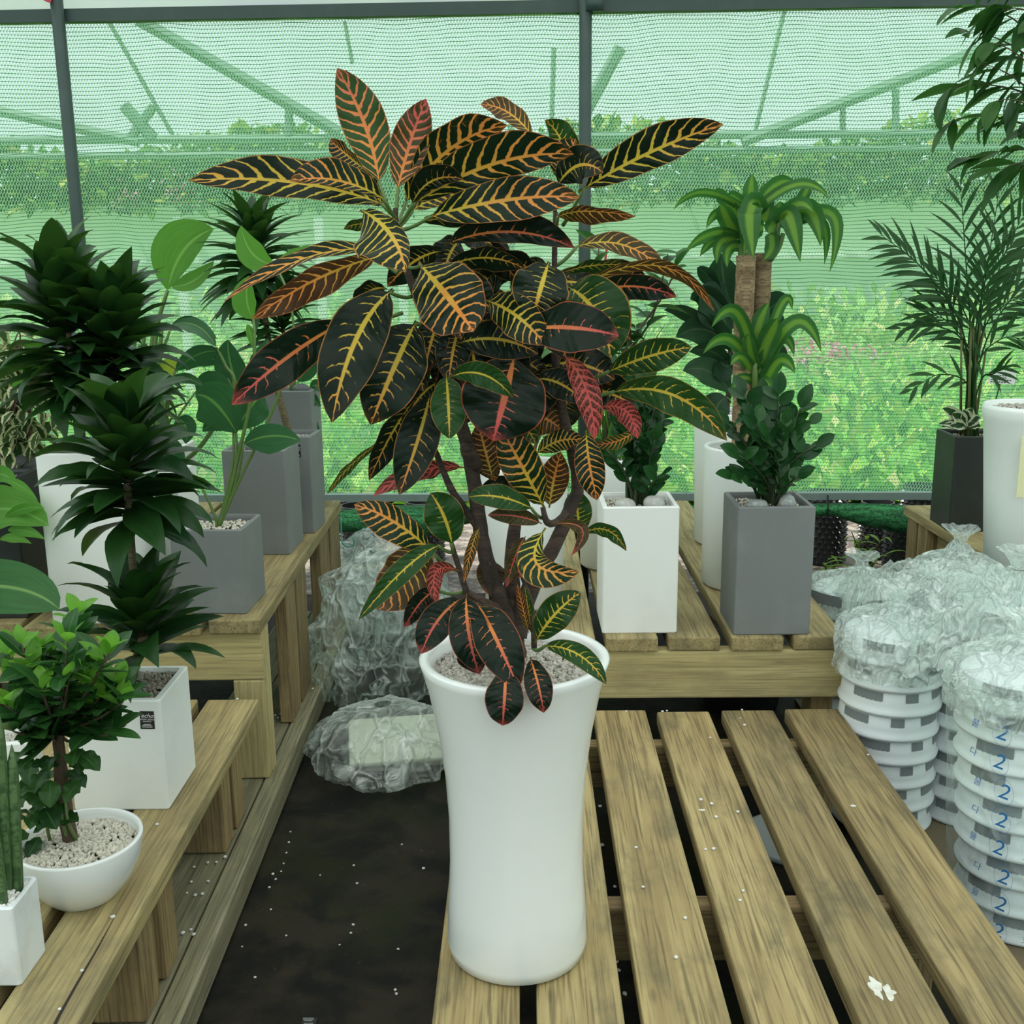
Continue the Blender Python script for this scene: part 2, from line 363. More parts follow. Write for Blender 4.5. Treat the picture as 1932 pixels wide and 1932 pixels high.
# clips of red tape at the post heads
for i, x in enumerate(postx):
    mb = MB(); mb.box((-.015, -.012, -.02), (.015, .012, .02))
    tag(obj('red_clip', mb.mesh('clip'), plain('red plastic', (.45, .02, .03), .4) if i == 0 else bpy.data.materials['red plastic'], None,
        Matrix.Translation((x-.02+.055*i, wallY(x)-.075, 2.615)) @ Matrix.Rotation(.3, 4, 'Y')), 'small red clip on the steel post %s' % ('behind the dracaenas' if i == 0 else 'behind the croton'), 'clip')

# ---- outside the net
def leafquads(n, fn, smin, smax, seed):
    rnd = random.Random(seed); mb = MB()
    for _ in range(n):
        p, up = fn(rnd); s = rnd.uniform(smin, smax)
        a = rnd.uniform(0, 6.28); el = rnd.uniform(.2, 1.4) if up else rnd.uniform(-.6, 1.2)
        d = Vector((math.cos(a)*math.cos(el), math.sin(a)*math.cos(el), math.sin(el)))*s
        sd_ = Vector((-math.sin(a), math.cos(a), rnd.uniform(-.3, .3)))*s*rnd.uniform(.14, .3)
        p = Vector(p); k = rnd.random()
        mb.add([p, p+d*.5+sd_, p+d+Vector((0, 0, -.15*s)), p+d*.5-sd_], [(0, 1, 2, 3)], [(k, 0)]*4)
    return mb.mesh('leaves')
def rampmat(name, cols, transl=.3):
    m, nt, bs, out = mat(name); uvn = nt.nodes.new('ShaderNodeTexCoord').outputs['UV']; sp = nn(nt, 'ShaderNodeSeparateXYZ'); L(nt, uvn, sp.inputs[0])
    cr = nn(nt, 'ShaderNodeValToRGB'); L(nt, sp.outputs[0], cr.inputs[0]); cr.color_ramp.interpolation = 'CONSTANT'
    for i, (p, c) in enumerate(cols):
        e = cr.color_ramp.elements[i] if i < 2 else cr.color_ramp.elements.new(p)
        e.position = p; e.color = (*c, 1)
    L(nt, cr.outputs[0], bs.inputs['Base Color']); bs.inputs['Roughness'].default_value = .6
    tr = nn(nt, 'ShaderNodeBsdfTranslucent'); L(nt, cr.outputs[0], tr.inputs[0]); mx = nn(nt, 'ShaderNodeMixShader'); mx.inputs[0].default_value = transl
    L(nt, bs.outputs[0], mx.inputs[1]); L(nt, tr.outputs[0], mx.inputs[2]); L(nt, mx.outputs[0], out.inputs[0]); return m
def wf(r):
    y = 6.9+r.random()**2.*9.7; return (r.uniform(-.5, .5)*y*1.15, y, 0), True
tag(obj('weeds', leafquads(20000, wf, .07, .26, 3), rampmat('bright weeds', [(0, (.12, .42, .03)), (.3, (.26, .60, .06)), (.6, (.48, .68, .10)), (.8, (.07, .26, .03)), (.93, (.7, .66, .25))])),
    'bright green weeds and grass growing outside the net', 'weeds', kind='stuff')
def hf(r):
    x = r.uniform(-16, 16); return (x, 26.25+r.uniform(-.4, .3), 2.9+1.35*r.random()*(1+.3*math.sin(x*.8))), False
tag(obj('climbing_hedge', leafquads(15000, hf, .22, .55, 4), rampmat('hedge leaves', [(0, (.06, .16, .03)), (.35, (.16, .30, .05)), (.6, (.36, .46, .08)), (.9, (.55, .50, .10))])),
    'yellow green creeper growing along the top of the far fence', 'hedge', kind='stuff')
def bf(r):
    x = r.uniform(-15, 15); y = r.uniform(17, 25.2); return (x, y, r.random()**1.5*(.5+.5*math.sin(x*.9+y)**2)), True
tag(obj('far_bushes', leafquads(7000, bf, .15, .45, 12), rampmat('pale bush leaves', [(0, (.20, .40, .10)), (.3, (.32, .55, .14)), (.6, (.50, .62, .20)), (.8, (.14, .30, .08)), (.93, (.66, .60, .26))])), 'low pale green bushes in front of the far fence', 'bushes', kind='stuff')
m = plain('pale far fence', (.62, .76, .60), .8, (.42, .58, .44), .8, .35)
mb = MB(); mb.box((-20, 27.2, 0), (20, 27.4, 3.2)); o = obj('far_fence', mb.mesh('fence'), m); tag(o, 'pale green sheet fence far behind the net', 'fence')
mb = MB(); mb.box((-20, 27.1, 1.6), (20, 27.2, 1.68)); obj('fence_rail', mb.mesh('rail'), M_WHITE, o)
for px in (345, 606, 760):
    c = PY(px, 520, 13.5); mb = MB(); mb.box((-.05, -.05, 0), (.05, .05, PY(px, 410, 13.5).z))
    tag(obj('white_post', mb.mesh('post'), M_WHITE, None, Matrix.Translation((c.x, 13.5, 0))), 'white square post standing on the lawn beyond the net', 'post', 'white posts beyond the net')
# pink flowers
M_PINK = rampmat('pink petals', [(0, (.75, .18, .40)), (.5, (.85, .35, .55))])
def flowers(cx, cy, Y, sx, sz, n, seed):
    c = PY(cx, cy, Y)
    return obj('pink_flowers', leafquads(n, lambda r: ((c.x+r.gauss(0, sx), Y+r.gauss(0, .1), max(.05, c.z+r.gauss(0, sz))), False), .07, .2, seed), M_PINK)
tag(flowers(338, 368, 25.8, .24, .22, 110, 5), 'pink flower cluster hanging before the far fence', 'flowers', 'pink blooms on the far fence', 'stuff')
tag(flowers(236, 376, 25.8, .16, .18, 60, 6), 'small pink flower cluster hanging before the far fence', 'flowers', 'pink blooms on the far fence', 'stuff')
tag(flowers(1545, 668, 15.5, .45, .08, 160, 8), 'low patch of pink flowers in the weeds beyond the net', 'flowers', kind='stuff')
# skeleton of the neighbouring greenhouse
fr = thing('greenhouse_frame', (0, 9.2, 0), 'steel skeleton of the neighbouring greenhouse seen through the net', 'frame')
M_FR = plain('weathered steel', (.16, .24, .20), .6)
def beam(a, b, r, Y=9.2):
    mb = MB(); mb.tube([PY(*a, Y), PY(*b, Y)], r, 6); obj('beam', mb.mesh('beam'), M_FR, fr)
for a, b, r in [((262, 38), (640, 250), .055), ((0, 210), (262, 268), .045), ((1932, 62), (1400, 268), .05), ((205, 40), (330, 262), .018), ((1480, 20), (1420, 268), .018), ((650, 40), (665, 120), .015),
                ((545, 190), (545, 262), .035), ((1690, 168), (1690, 255), .03), ((1590, 205), (1590, 256), .025), ((1045, 90), (1040, 258), .02), ((-60, 266), (2000, 250), .035), ((-60, 296), (2000, 278), .03), ((1170, 90), (1105, 210), .05),
                ((235, 200), (290, 262), .05), ((290, 200), (245, 262), .04)]: beam(a, b, r)
for px in (-120, 965, 2060):
    c = PY(px, 400, 9.2); mb = MB(); mb.box((c.x-.025, 9.175, -.01), (c.x+.025, 9.225, 2.62)); obj('leg', mb.mesh('leg'), M_FR, fr)
# ------------------------------------------------------------------ timber benches
def part_box(root, name, lo, hi, mt, axis='y', T=None, b=.005):
    """bevelled board between two corners; its grain runs along axis"""
    lo, hi = Vector(lo), Vector(hi); s = hi-lo; c = (lo+hi)/2
    if axis == 'y': me = bevbox(s.y, s.x, s.z, b); R = Matrix.Rotation(math.pi/2, 4, 'Z')
    elif axis == 'x': me = bevbox(s.x, s.y, s.z, b); R = Matrix.Identity(4)
    else: me = bevbox(s.z, s.y, s.x, b); R = Matrix.Rotation(-math.pi/2, 4, 'Y')
    if not me.materials: me.materials.append(mt)
    elif me.materials[0] != mt: me = me.copy(); me.materials.clear(); me.materials.append(mt)
    M = Matrix.Translation(c) @ R
    return obj(name, me, mt, root, (T @ M) if T is not None else M)

# low bench under the croton
LB = .32
low = thing('low_slatted_bench', (.36, 1.9, 0), 'low slatted timber bench carrying the tall croton planter', 'bench')
for i, x in enumerate((-.157, .014, .187, .360, .538, .713)):
    w = .143 if i < 5 else .148
    part_box(low, 'plank', (x, .85+.01*(i % 2), LB-.04), (x+w, 2.80+.006*((i*7) % 3-1), LB), M_WOOD_LOW)
for y in (1.02, 1.92, 2.66):
    part_box(low, 'joist', (-.13, y, LB-.16), (.83, y+.045, LB-.04), M_WOOD_BR, 'x')
for y in (1.02, 1.92, 2.66):
    for x in (-.12, .76): part_box(low, 'leg', (x, y+.045, 0), (x+.07, y+.10, LB-.045), M_WOOD_BR, 'z')

# higher bench behind it
hb = thing('high_slatted_bench', (.39, 3.8, 0), 'raised slatted bench behind the croton with white and grey square planters', 'bench')
HB = .50
for i in range(6):
    x = -.125+.1753*i
    part_box(hb, 'plank', (x, 2.885+.006*(i % 2), HB-.042), (x+.146, 4.69, HB), M_WOOD_TOP)
part_box(hb, 'front_board', (-.125, 2.895, HB-.185), (.902, 2.94, HB-.042), M_WOOD, 'x')
part_box(hb, 'back_board', (-.125, 4.6, HB-.185), (.902, 4.645, HB-.042), M_WOOD_BR, 'x')
for x in (-.11, .82):
    for y in (2.94, 3.75, 4.5): part_box(hb, 'leg', (x, y, 0), (x+.065, y+.095, HB-.042), M_WOOD_BR, 'z')
part_box(hb, 'side_rail', (.84, 2.94, HB-.16), (.885, 4.6, HB-.042), M_WOOD_BR)

# stepped stand on the left
LS = thing('stepped_plant_stand', (-.95, 2.8, 0), 'timber plant stand with a row of grey planters along its edge', 'stand')
TL = Matrix.Translation((-.725, 2.80, 0)) @ Matrix.Rotation(math.radians(1.15), 4, 'Z')
UT, LT, ST = .58, .38, .10
for i in range(6):
    part_box(LS, 'plank', (-.143-.163*i, .03-.012*(i % 2)-(.03 if i == 3 else 0), UT-.042), (-.163*i, 1.58, UT), M_WOOD_TOP, T=TL)
part_box(LS, 'front_board', (-1.0, .045, UT-.182), (-.003, .09, UT-.042), M_WOOD, 'x', TL)
part_box(LS, 'back_board', (-1.0, 1.49, UT-.18), (-.05, 1.535, UT-.042), M_WOOD_BR, 'x', TL)
LS2 = thing('low_step_bench', (-1.0, 1.8, 0), 'low timber step of the stand with bowl, marbled planter and cube planter', 'bench')
for i in range(4):
    part_box(LS2, 'plank', (-.138-.165*i, -2.0, LT-.042), (-.165*i, -.045+.004*i, LT), M_WOOD_TOP, T=TL)
part_box(LS, 'post', (-.045, .092, ST), (-.004, .14, UT-.042), M_WOOD, 'z', TL)
part_box(LS, 'post', (-.09, .045, ST), (-.006, .092, UT-.182), M_WOOD, 'z', TL)
for a, b in ((.43, .57), (.60, .77), (1.08, 1.28), (1.31, 1.56)):
    part_box(LS, 'post', (-.05, a, ST), (-.008, b, UT-.042), M_WOOD_BR, 'z', TL)
for a in (-.36, -.24, -.98, -.85, -1.55):
    part_box(LS2, 'post', (-.15, a, ST), (-.03, a+.085, LT-.042), M_WOOD_BR, 'z', TL)
for a in (-.30, -.92, -1.5): part_box(LS2, 'joist', (-.62, a, LT-.13), (-.05, a+.045, LT-.042), M_WOOD_BR, 'x', TL)
for a in (.2, .95): part_box(LS, 'post', (-.9, a, 0), (-.85, a+.09, UT-.042), M_WOOD_BR, 'z', TL)
for a in (-.3, -.92): part_box(LS2, 'post', (-.62, a+.045, 0), (-.57, a+.13, LT-.042), M_WOOD_BR, 'z', TL)
SI = thing('sill_beams', (-.75, 2.4, 0), 'grey green timber sill beams on the floor carrying the stand posts', 'beams')
for x0, x1, z0 in ((-.02, .032, .015), (-.145, -.024, .055), (-.27, -.149, .055)):
    part_box(SI, 'sill', (x0, -2.0, z0), (x1, 1.6, ST-.002*(x0 < -.05)), M_WOOD_SILL, T=TL)
for a in (-1.7, -1.0, -.3, .4, 1.0): part_box(SI, 'block', (-.26, a, 0), (-.01, a+.12, .056), M_WOOD_BR, 'x', TL)

# bench at the far right
RB = thing('corner_bench', (1.85, 3.9, 0), 'timber bench end at the net carrying the black palm planter', 'bench')
e0 = PZ(1708, 955, HB); e1 = PZ(1790, 1000, HB)
TR = Matrix.Translation((e0.x, e0.y, 0)) @ Matrix.Rotation(math.radians(1.0), 4, 'Z')
for i in range(5): part_box(RB, 'plank', (.165*i, -1.9, HB-.042), (.165*i+.145, .02, HB), M_WOOD_TOP, T=TR)
for y in (-.12, -.24, -1.0, -1.12, -1.8): part_box(RB, 'post', (.006, y, 0), (.05, y+.10, HB-.042), M_WOOD_BR, 'z', TR)
for y in (-.12, -1.0, -1.8): part_box(RB, 'post', (.70, y, 0), (.75, y+.10, HB-.042), M_WOOD_BR, 'z', TR)
part_box(RB, 'side_rail', (.05, -1.85, HB-.16), (.09, -.02, HB-.042), M_WOOD_BR, T=TR)
for y in (-.1, -1.8): part_box(RB, 'cross_rail', (.09, y, HB-.16), (.80, y+.04, HB-.042), M_WOOD_BR, 'x', TR)
# boards on the floor beside the stacks
fb = thing('floor_boards', (1.4, 2.4, 0), 'brown boards laid on the floor under the wrapped pot stacks', 'boards')
M_PLY = plain('brown stained board', (.15, .115, .065), .75, (.09, .075, .05), .6, 9)
for y0, y1 in ((.9, 2.42), (2.424, 3.6)):
    mb = MB(); mb.box((.95, y0, 0), (2.0, y1, .018)); obj('panel', mb.mesh('panel'), M_PLY, fb)
# ------------------------------------------------------------------ planters, gravel, stones
def rrect(w, d, r, n=4):
    pts = []
    for cx, cy, a0 in ((w/2-r, -d/2+r, -90), (w/2-r, d/2-r, 0), (-w/2+r, d/2-r, 90), (-w/2+r, -d/2+r, 180)):
        for k in range(n+1):
            a = math.radians(a0+90*k/n); pts.append((cx+r*math.cos(a), cy+r*math.sin(a)))
    return pts
def loft(rings):
    """rings: list of (list of xy, z) -> closed planter skin, bottom capped, inside capped"""
    n = len(rings[0][0]); v = [(x, y, z) for pts, z in rings for x, y in pts]; k = len(rings)
    f = [(i*n+j, i*n+(j+1) % n, (i+1)*n+(j+1) % n, (i+1)*n+j) for i in range(k-1) for j in range(n)]
    f += [tuple(range(n-1, -1, -1)), tuple((k-1)*n+j for j in range(n))]
    return v, f
def sq_planter(w0, d0, w1, d1, h, t=.015, r=.006, depth=.035):
    rings = [(rrect(w0-.004, d0-.004, r), 0), (rrect(w0, d0, r), .003), (rrect(w1, d1, r), h-.003), (rrect(w1-.005, d1-.005, r), h),
             (rrect(w1-2*t, d1-2*t, r*.6), h), (rrect(w1-2*t-.006, d1-2*t-.006, r*.6), h-.008), (rrect(w1-2*t-.01, d1-2*t-.01, r*.6), h-depth)]
    v, f = loft(rings); return mesh_of('planter', v, f)
_grain = []
for s in range(6):
    bm = bmesh.new(); bmesh.ops.create_icosphere(bm, subdivisions=1, radius=1)
    rg = random.Random(s)
    for v in bm.verts: v.co *= rg.uniform(.7, 1.15); v.co.z *= .7
    bm.verts.index_update()
    _grain.append(([v.co.copy() for v in bm.verts], [tuple(v.index for v in f.verts) for f in bm.faces])); bm.free()
def gravel_mesh(inside, bx, by, n, s0, s1, mound=.006, seed=1):
    """inside(x,y)->bool; grains spread over the patch"""
    rg = random.Random(seed); mb = MB(); k = 0; tries = 0
    while k < n and tries < n*6:
        tries += 1; x = rg.uniform(-bx, bx); y = rg.uniform(-by, by)
        if not inside(x, y): continue
        k += 1; s = rg.uniform(s0, s1); gv, gf = _grain[rg.randrange(6)]
        R = Euler((rg.uniform(0, 6), rg.uniform(0, 6), rg.uniform(0, 6))).to_matrix()
        z = rg.uniform(-.3, .6)*s + mound*(1-min(1, (x*x+y*y)/(bx*bx+1e-6)))
        mb.add([(R @ c)*s + Vector((x, y, z)) for c in gv], gf)
    return mb.mesh('gravel', True)
def stone(c, rx, ry, rz, label, mt=None, rot=0, seed=1, group=None):
    bm = bmesh.new(); bmesh.ops.create_icosphere(bm, subdivisions=3, radius=1)
    for v in bm.verts:
        q = 1+.12*mnoise.noise(v.co*1.3+Vector((seed*3.1, 0, 0))); v.co = Vector((v.co.x*rx*q, v.co.y*ry*q, v.co.z*rz*q))
    me = bpy.data.meshes.new('stone'); bm.to_mesh(me); bm.free(); me.polygons.foreach_set('use_smooth', [True]*len(me.polygons))
    return tag(obj('stone', me, mt or M_STONE, None, Matrix.Translation(Vector(c)+Vector((0, 0, rz*.75))) @ Matrix.Rotation(rot, 4, 'Z')), label, 'stone', group)

class Pot: pass
def square_potted(name, label, cat, z0, bl, br, top_y, dep=1.0, wt=None, mt=None, rot=0, t=.013, gmat=None, ng=450, gs=(.003, .0055), gdepth=.02, seed=1, grav=True, r=.006, xoff=0):
    """bl, br: pixels of the front bottom corners on height z0; top_y: pixel row of the front top edge"""
    A, B = PZ(*bl, z0), PZ(*br, z0); w = (B-A).length; ang = math.atan2(B.y-A.y, B.x-A.x)*.3+rot
    xd = Vector((math.cos(ang), math.sin(ang), 0)); yd = Vector((-math.sin(ang), math.cos(ang), 0)); d = w*dep
    mid = (A+B)/2; h = PY((bl[0]+br[0])/2, top_y, mid.y).z - z0; c = mid + yd*d/2
    w1 = wt if wt else w
    P = Pot(); P.root = thing(name, (c.x, c.y, z0), label, cat); P.c = Vector((c.x, c.y, z0)); P.h = h; P.w = w; P.d = d
    P.M = Matrix.Translation(P.c) @ Matrix.Rotation(ang, 4, 'Z'); P.top = P.c+Vector((0, 0, h-gdepth)); P.xd, P.yd = xd, yd
    obj('planter', sq_planter(w, d, w1, w1*dep, h, t, r, gdepth+.01), mt, P.root, P.M)
    if grav:
        hw, hd = w1/2-t-.004, w1*dep/2-t-.004
        g = obj('gravel', gravel_mesh(lambda x, y: True, hw, hd, ng, gs[0], gs[1], .004, seed), gmat or M_GRAVEL, P.root, P.M @ Matrix.Translation((0, 0, h-gdepth)))
        g['kind'] = 'stuff'
        soil = quad('soil', [(-hw, -hd, 0), (hw, -hd, 0), (hw, hd, 0), (-hw, hd, 0)]); obj('soil', soil, M_SOIL, P.root, P.M @ Matrix.Translation((0, 0, h-gdepth-.004)))
    return P
def round_potted(name, label, cat, c, prof, mt, rin, zg, gmat=None, ng=500, gs=(.003, .006), seed=1, grav=True, n=64):
    P = Pot(); P.root = thing(name, c, label, cat); P.c = Vector(c); P.M = Matrix.Translation(P.c); P.top = P.c+Vector((0, 0, zg)); P.xd, P.yd = Vector((1, 0, 0)), Vector((0, 1, 0))
    mb = MB(); mb.lathe(prof, n, (0, 0, 0), True, True); obj('planter', mb.mesh('planter', True), mt, P.root, P.M)
    if grav:
        g = obj('gravel', gravel_mesh(lambda x, y: x*x+y*y < rin*rin, rin, rin, ng, gs[0], gs[1], .006, seed), gmat or M_GRAVEL, P.root, P.M @ Matrix.Translation((0, 0, zg))); g['kind'] = 'stuff'
        mb = MB(); mb.lathe([(rin+.004, 0), (.0005, .002)], 32); obj('soil', mb.mesh('soil'), M_SOIL, P.root, P.M @ Matrix.Translation((0, 0, zg-.006)))
    return P
def text_mesh(body, size, shear=0, ext=.0):
    c = bpy.data.curves.new('t', 'FONT'); c.body = body; c.size = size; c.shear = shear; c.align_x = 'CENTER'; c.align_y = 'CENTER'; c.resolution_u = 2; c.extrude = ext
    o = bpy.data.objects.new('t', c); COL.objects.link(o); dg = bpy.context.evaluated_depsgraph_get()
    me = bpy.data.meshes.new_from_object(o.evaluated_get(dg)); bpy.data.objects.remove(o); bpy.data.curves.remove(c); return me
def echo_tag(parent, M, s=1.0):
    """small black card: local X right, Z up, faces -Y"""
    w, h = .030*s, .040*s
    tg = obj('tag', bevbox(w, .0012, h, .0004, 1), M_TAG, parent, M)
    F_ = M @ Matrix.Translation((0, -.0009, 0)) @ Matrix.Rotation(math.pi/2, 4, 'X')
    obj('lettering', text_mesh('echo', .0135*s, .35), M_WHITE, tg, F_ @ Matrix.Translation((0, .010*s, 0)))
    obj('lettering', text_mesh('echo plant', .0068*s, .25), M_WHITE, tg, F_ @ Matrix.Translation((0, .002*s, 0)))
    mb = MB()
    for i, (y, ww) in enumerate(((-.003, .009), (-.0095, .008), (-.0125, .011), (-.0155, .011))):
        mb.add([(-ww*s, (y-.0006)*s, 0), (ww*s, (y-.0006)*s, 0), (ww*s, (y+.0006)*s, 0), (-ww*s, (y+.0006)*s, 0)], [(0, 1, 2, 3)])
    obj('print', mb.mesh('print'), M_WHITE, tg, F_)
    return tg

# ---- the croton planter
YC = 1.743
base = PZ(974, 1800, LB); CX = PY(973, 1500, YC).x
H = .556
prof = [(.0, 0), (.112, 0), (.122, .006), (.1255, .025), (.122, .10), (.1175, .18), (.1175, .26), (.122, .34), (.132, .42), (.147, .50), (.158, .540), (.1615, .553), (.158, H), (.150, H), (.143, .552), (.138, .53), (.134, .50)]
prof = [(max(.0006, r), z) for r, z in prof]
CR = round_potted('potted_croton', 'tall croton with red and yellow veined leaves in flared white glazed planter', 'potted plant', (CX, YC, LB), prof, M_POT_GLOSS, .138, .528, M_GRAVEL, 3000, (.0036, .0066), 3)

# ---- right bench planters
ZW = square_potted('potted_zz_plant', 'zz plant in tall white square planter with two speckled stones on raised bench', 'potted plant', HB, (1136, 1196), (1277, 1194), 957, 1.0, None, M_POT_WHITE, gmat=M_GRAVEL_P, seed=4)
ZG = square_potted('potted_zz_plant', 'zz plant in tall grey square planter with two dark stones on raised bench', 'potted plant', HB, (1384, 1199), (1527, 1197), 957, 1.0, None, M_POT_GREY, gmat=M_GRAVEL_P, seed=5)
def cyl_prof(r0, r1, h, t=.012, gd=.03):
    return [(.0006, 0), (r0-.01, 0), (r0, .01), (r1, h-.006), (r1-.003, h), (r1-t, h), (r1-t-.003, h-.008), (r1-t-.004, h-gd-.01)]
def cyl_at(px, py_bot, z0, rpx, top_y, **k):
    c = PZ(px, py_bot, z0); r = rpx/ppm(c); c = c+Vector((0, r, 0)); h = PY(px, top_y, c.y).z-z0
    return c, r, h
c, r, h = cyl_at(1412, 1122, HB, 78, 840)
MP = round_potted('potted_cane_plant', 'striped leaved cane plant with stout woody trunk in white cylinder planter', 'potted plant', (c.x, c.y, HB), cyl_prof(r*.97, r, h), M_POT_WHITE2, r-.018, h-.03, M_GRAVEL, 400, (.004, .007), 6)
c = PZ(1350, 1040, HB)+Vector((.05, .14, 0)); hr = PY(1350, 775, c.y).z-HB
RP = round_potted('potted_rubber_plant', 'rubber plant with big dark oval leaves in white round planter behind the cane plant', 'potted plant', (c.x, c.y, HB), cyl_prof(.105, .118, hr), M_POT_WHITE2, .10, hr-.03, M_GRAVEL_D, 260, (.004, .007), 7)
c, r, h = cyl_at(990, 1160, HB, 86, 874)
BP = round_potted('potted_leafy_shrub', 'upright leafy shrub in tall white planter standing behind the croton stems', 'potted plant', (c.x, c.y, HB), cyl_prof(r*.86, r, h), M_POT_WHITE2, r-.018, h-.02, M_GRAVEL, 400, (.004, .007), 8)
c, r, h = cyl_at(1152, 1082, HB, 60, 860)
CP = round_potted('potted_grassy_shrub', 'narrow leaved bushy plant in pale round planter behind the white square planter', 'potted plant', (c.x, c.y, HB), cyl_prof(r*.9, r, h), M_POT_WHITE2, r-.018, h-.02, M_GRAVEL, 300, (.004, .007), 9)
# ---- far right bench planters
PB = square_potted('potted_palm', 'feathery palm in black square planter on the corner bench', 'potted plant', HB, (1788, 1003), (1890, 1004), 824, 1.05, None, M_POT_BLACK, gmat=M_GRAVEL_D, ng=300, seed=10)
c = PZ(1958, 1084, HB)+Vector((0, .14, 0)); h = PY(1958, 762, c.y).z-HB
WR = round_potted('potted_tree', 'tall leafy tree in white flared planter with plastic over its soil on the corner bench', 'potted plant', (c.x, c.y, HB), [(.0006, 0), (.10, 0), (.115, .01), (.135, h*.5), (.152, h-.06), (.158, h-.045), (.160, h-.015), (.155, h), (.146, h-.004), (.140, h-.03)], M_POT_WHITE2, .138, h-.02, M_GRAVEL, 300, (.004, .008), 11)

# ---- upper step, left
GC = square_potted('potted_broadleaf', 'broad leaved plant on long stalks in short grey cube planter', 'potted plant', UT, (334, 1156), (463, 1161), 1000, 1.0, None, M_POT_GREY, gmat=M_GRAVEL_P, ng=700, seed=12, t=.010)
G1 = square_potted('potted_bird_of_paradise', 'bird of paradise plant in tall grey square planter behind the grey cube', 'potted plant', UT, (432, 1046), (546, 1048), 850, 1.0, None, M_POT_GREY, seed=13, gmat=M_GRAVEL)
G2 = square_potted('potted_dracaena', 'slender dracaena tuft on a bare cane in narrow grey planter with black tag', 'potted plant', UT, (505, 1005), (592, 1008), 824, 1.0, None, M_POT_GREY, seed=14, gmat=M_GRAVEL)
G3 = square_potted('potted_broadleaf', 'stalky broad leaved plant in the tallest grey planter by the net', 'potted plant', UT, (512, 960), (596, 962), 738, .9, None, M_POT_GREY, seed=15, gmat=M_GRAVEL)
T1 = square_potted('potted_dracaena', 'big twin stemmed dracaena in the tallest white square planter', 'potted plant', UT, (98, 1178), (262, 1176), 856, .95, None, M_POT_WHITE, seed=16, gmat=M_GRAVEL_D, r=.012)
T2 = square_potted('potted_banana', 'banana like plant with paddle leaves in white square planter beside the grey cube', 'potted plant', UT, (250, 1112), (352, 1114), 892, 1.0, None, M_POT_WHITE, seed=17, gmat=M_GRAVEL)
T3 = square_potted('potted_paddle_plant', 'tall paddle leaved plant in the rearmost white planter of the stand', 'potted plant', UT, (255, 1020), (350, 1022), 845, .9, None, M_POT_WHITE, seed=18, gmat=M_GRAVEL_D)
VG = square_potted('potted_variegated_fig', 'cream edged weeping fig in grey planter on the stand', 'potted plant', UT, (-70, 1120), (84, 1118), 888, .9, None, M_POT_GREY, seed=19, gmat=M_GRAVEL_D)
BK = square_potted('potted_monstera', 'monstera with split leaves in black square planter on the stand', 'potted plant', UT, (-90, 1170), (56, 1165), 905, .8, None, M_POT_BLACK, seed=20, gmat=M_GRAVEL_D)
# ---- lower step, left
EC = square_potted('potted_dracaena', 'small two tier dracaena in white cube planter with black echo tag', 'potted plant', LT, (140, 1530), (320, 1527), 1322, 1.0, None, M_POT_WHITE, gmat=M_GRAVEL_D, ng=900, gs=(.003, .006), seed=21, t=.014, gdepth=.012)
echo_tag(EC.root, EC.M @ Matrix.Translation((EC.w/2-.030, -EC.d/2-.001, EC.h-.044)) @ Matrix.Rotation(math.radians(1.5), 4, 'Y'), 1.0)
echo_tag(G2.root, G2.M @ Matrix.Translation((G2.w/2-.052, -G2.d/2-.001, G2.h-.05)), 1.15)
tb = echo_tag(BK.root, VG.M @ Matrix.Translation((.085, -VG.d/2-.001, VG.h-.05)), 1.5) if False else None
bc = PZ(140, 1722, LT); rb = 62/ppm(bc); c = bc+Vector((0, rb, 0)); hb_ = .118; rr = .113
bp = [(.0006, 0), (.058, 0), (.062, .004), (.075, .018), (.094, .045), (.107, .078), (.113, hb_-.004), (.1125, hb_), (.106, hb_), (.104, hb_-.01), (.100, hb_-.03)]
BO = round_potted('potted_ficus_bonsai', 'bushy glossy ficus in shallow white round bowl on lower step', 'potted plant', (c.x-.004, c.y, LT), bp, M_POT_GLOSS, .102, hb_-.022, M_GRAVEL_P, 2000, (.0032, .0058), 22)
SM = square_potted('potted_snake_plant', 'spiky cylindrical snake plant in marbled white square planter on lower step', 'potted plant', LT, (-70, 1862), (41, 1861), 1714, 1.0, None, M_MARBLE, gmat=M_GRAVEL_W, ng=420, gs=(.0035, .0065), seed=23, t=.006, gdepth=.008)
WB = square_potted('white_square_planter', 'plain white square planter half hidden behind the ficus bowl', 'planter', LT, (-40, 1545), (66, 1520), 1405, 1.0, None, M_POT_WHITE, seed=24)
# stones lying on the gravel
def on(P, fx, fy, dz=0): return P.M @ Vector((fx*P.w/2, fy*P.d/2, P.h-.018+dz))
stone(on(ZW, -.38, -.62), .030, .024, .020, 'left of two pale speckled stones in the white square planter', gravel := None or plain('pale speckled stone', (.42, .42, .39), .75, (.62, .61, .57), .7, 120), .2, 1)
stone(on(ZW, .38, -.55), .031, .025, .023, 'rounder speckled stone in the white square planter by the bench corner', bpy.data.materials['pale speckled stone'], -.3, 2)
stone(on(ZG, -.42, -.6), .030, .023, .019, 'flat dark stone under the zz leaves in the grey square planter', M_STONE, .2, 3)
stone(on(ZG, .38, -.5), .027, .024, .024, 'upright dark stone by the stem in the grey square planter', M_STONE, .9, 4)
stone(on(EC, .12, -.62, .004), .036, .026, .020, 'smooth grey stone at the foot of the small dracaena', M_STONE, .1, 5)
stone(on(GC, -.62, -.62), .030, .023, .014, 'pale flat stone in the grey cube planter', bpy.data.materials['pale speckled stone'], .1, 6)
stone(on(G1, -.1, .0), .045, .035, .025, 'grey stone in the tall grey planter behind the cube', M_STONE, .3, 7)
stone(on(G3, .45, -.35), .034, .026, .024, 'dark stone in the tallest grey planter', M_STONE_D, .2, 8)
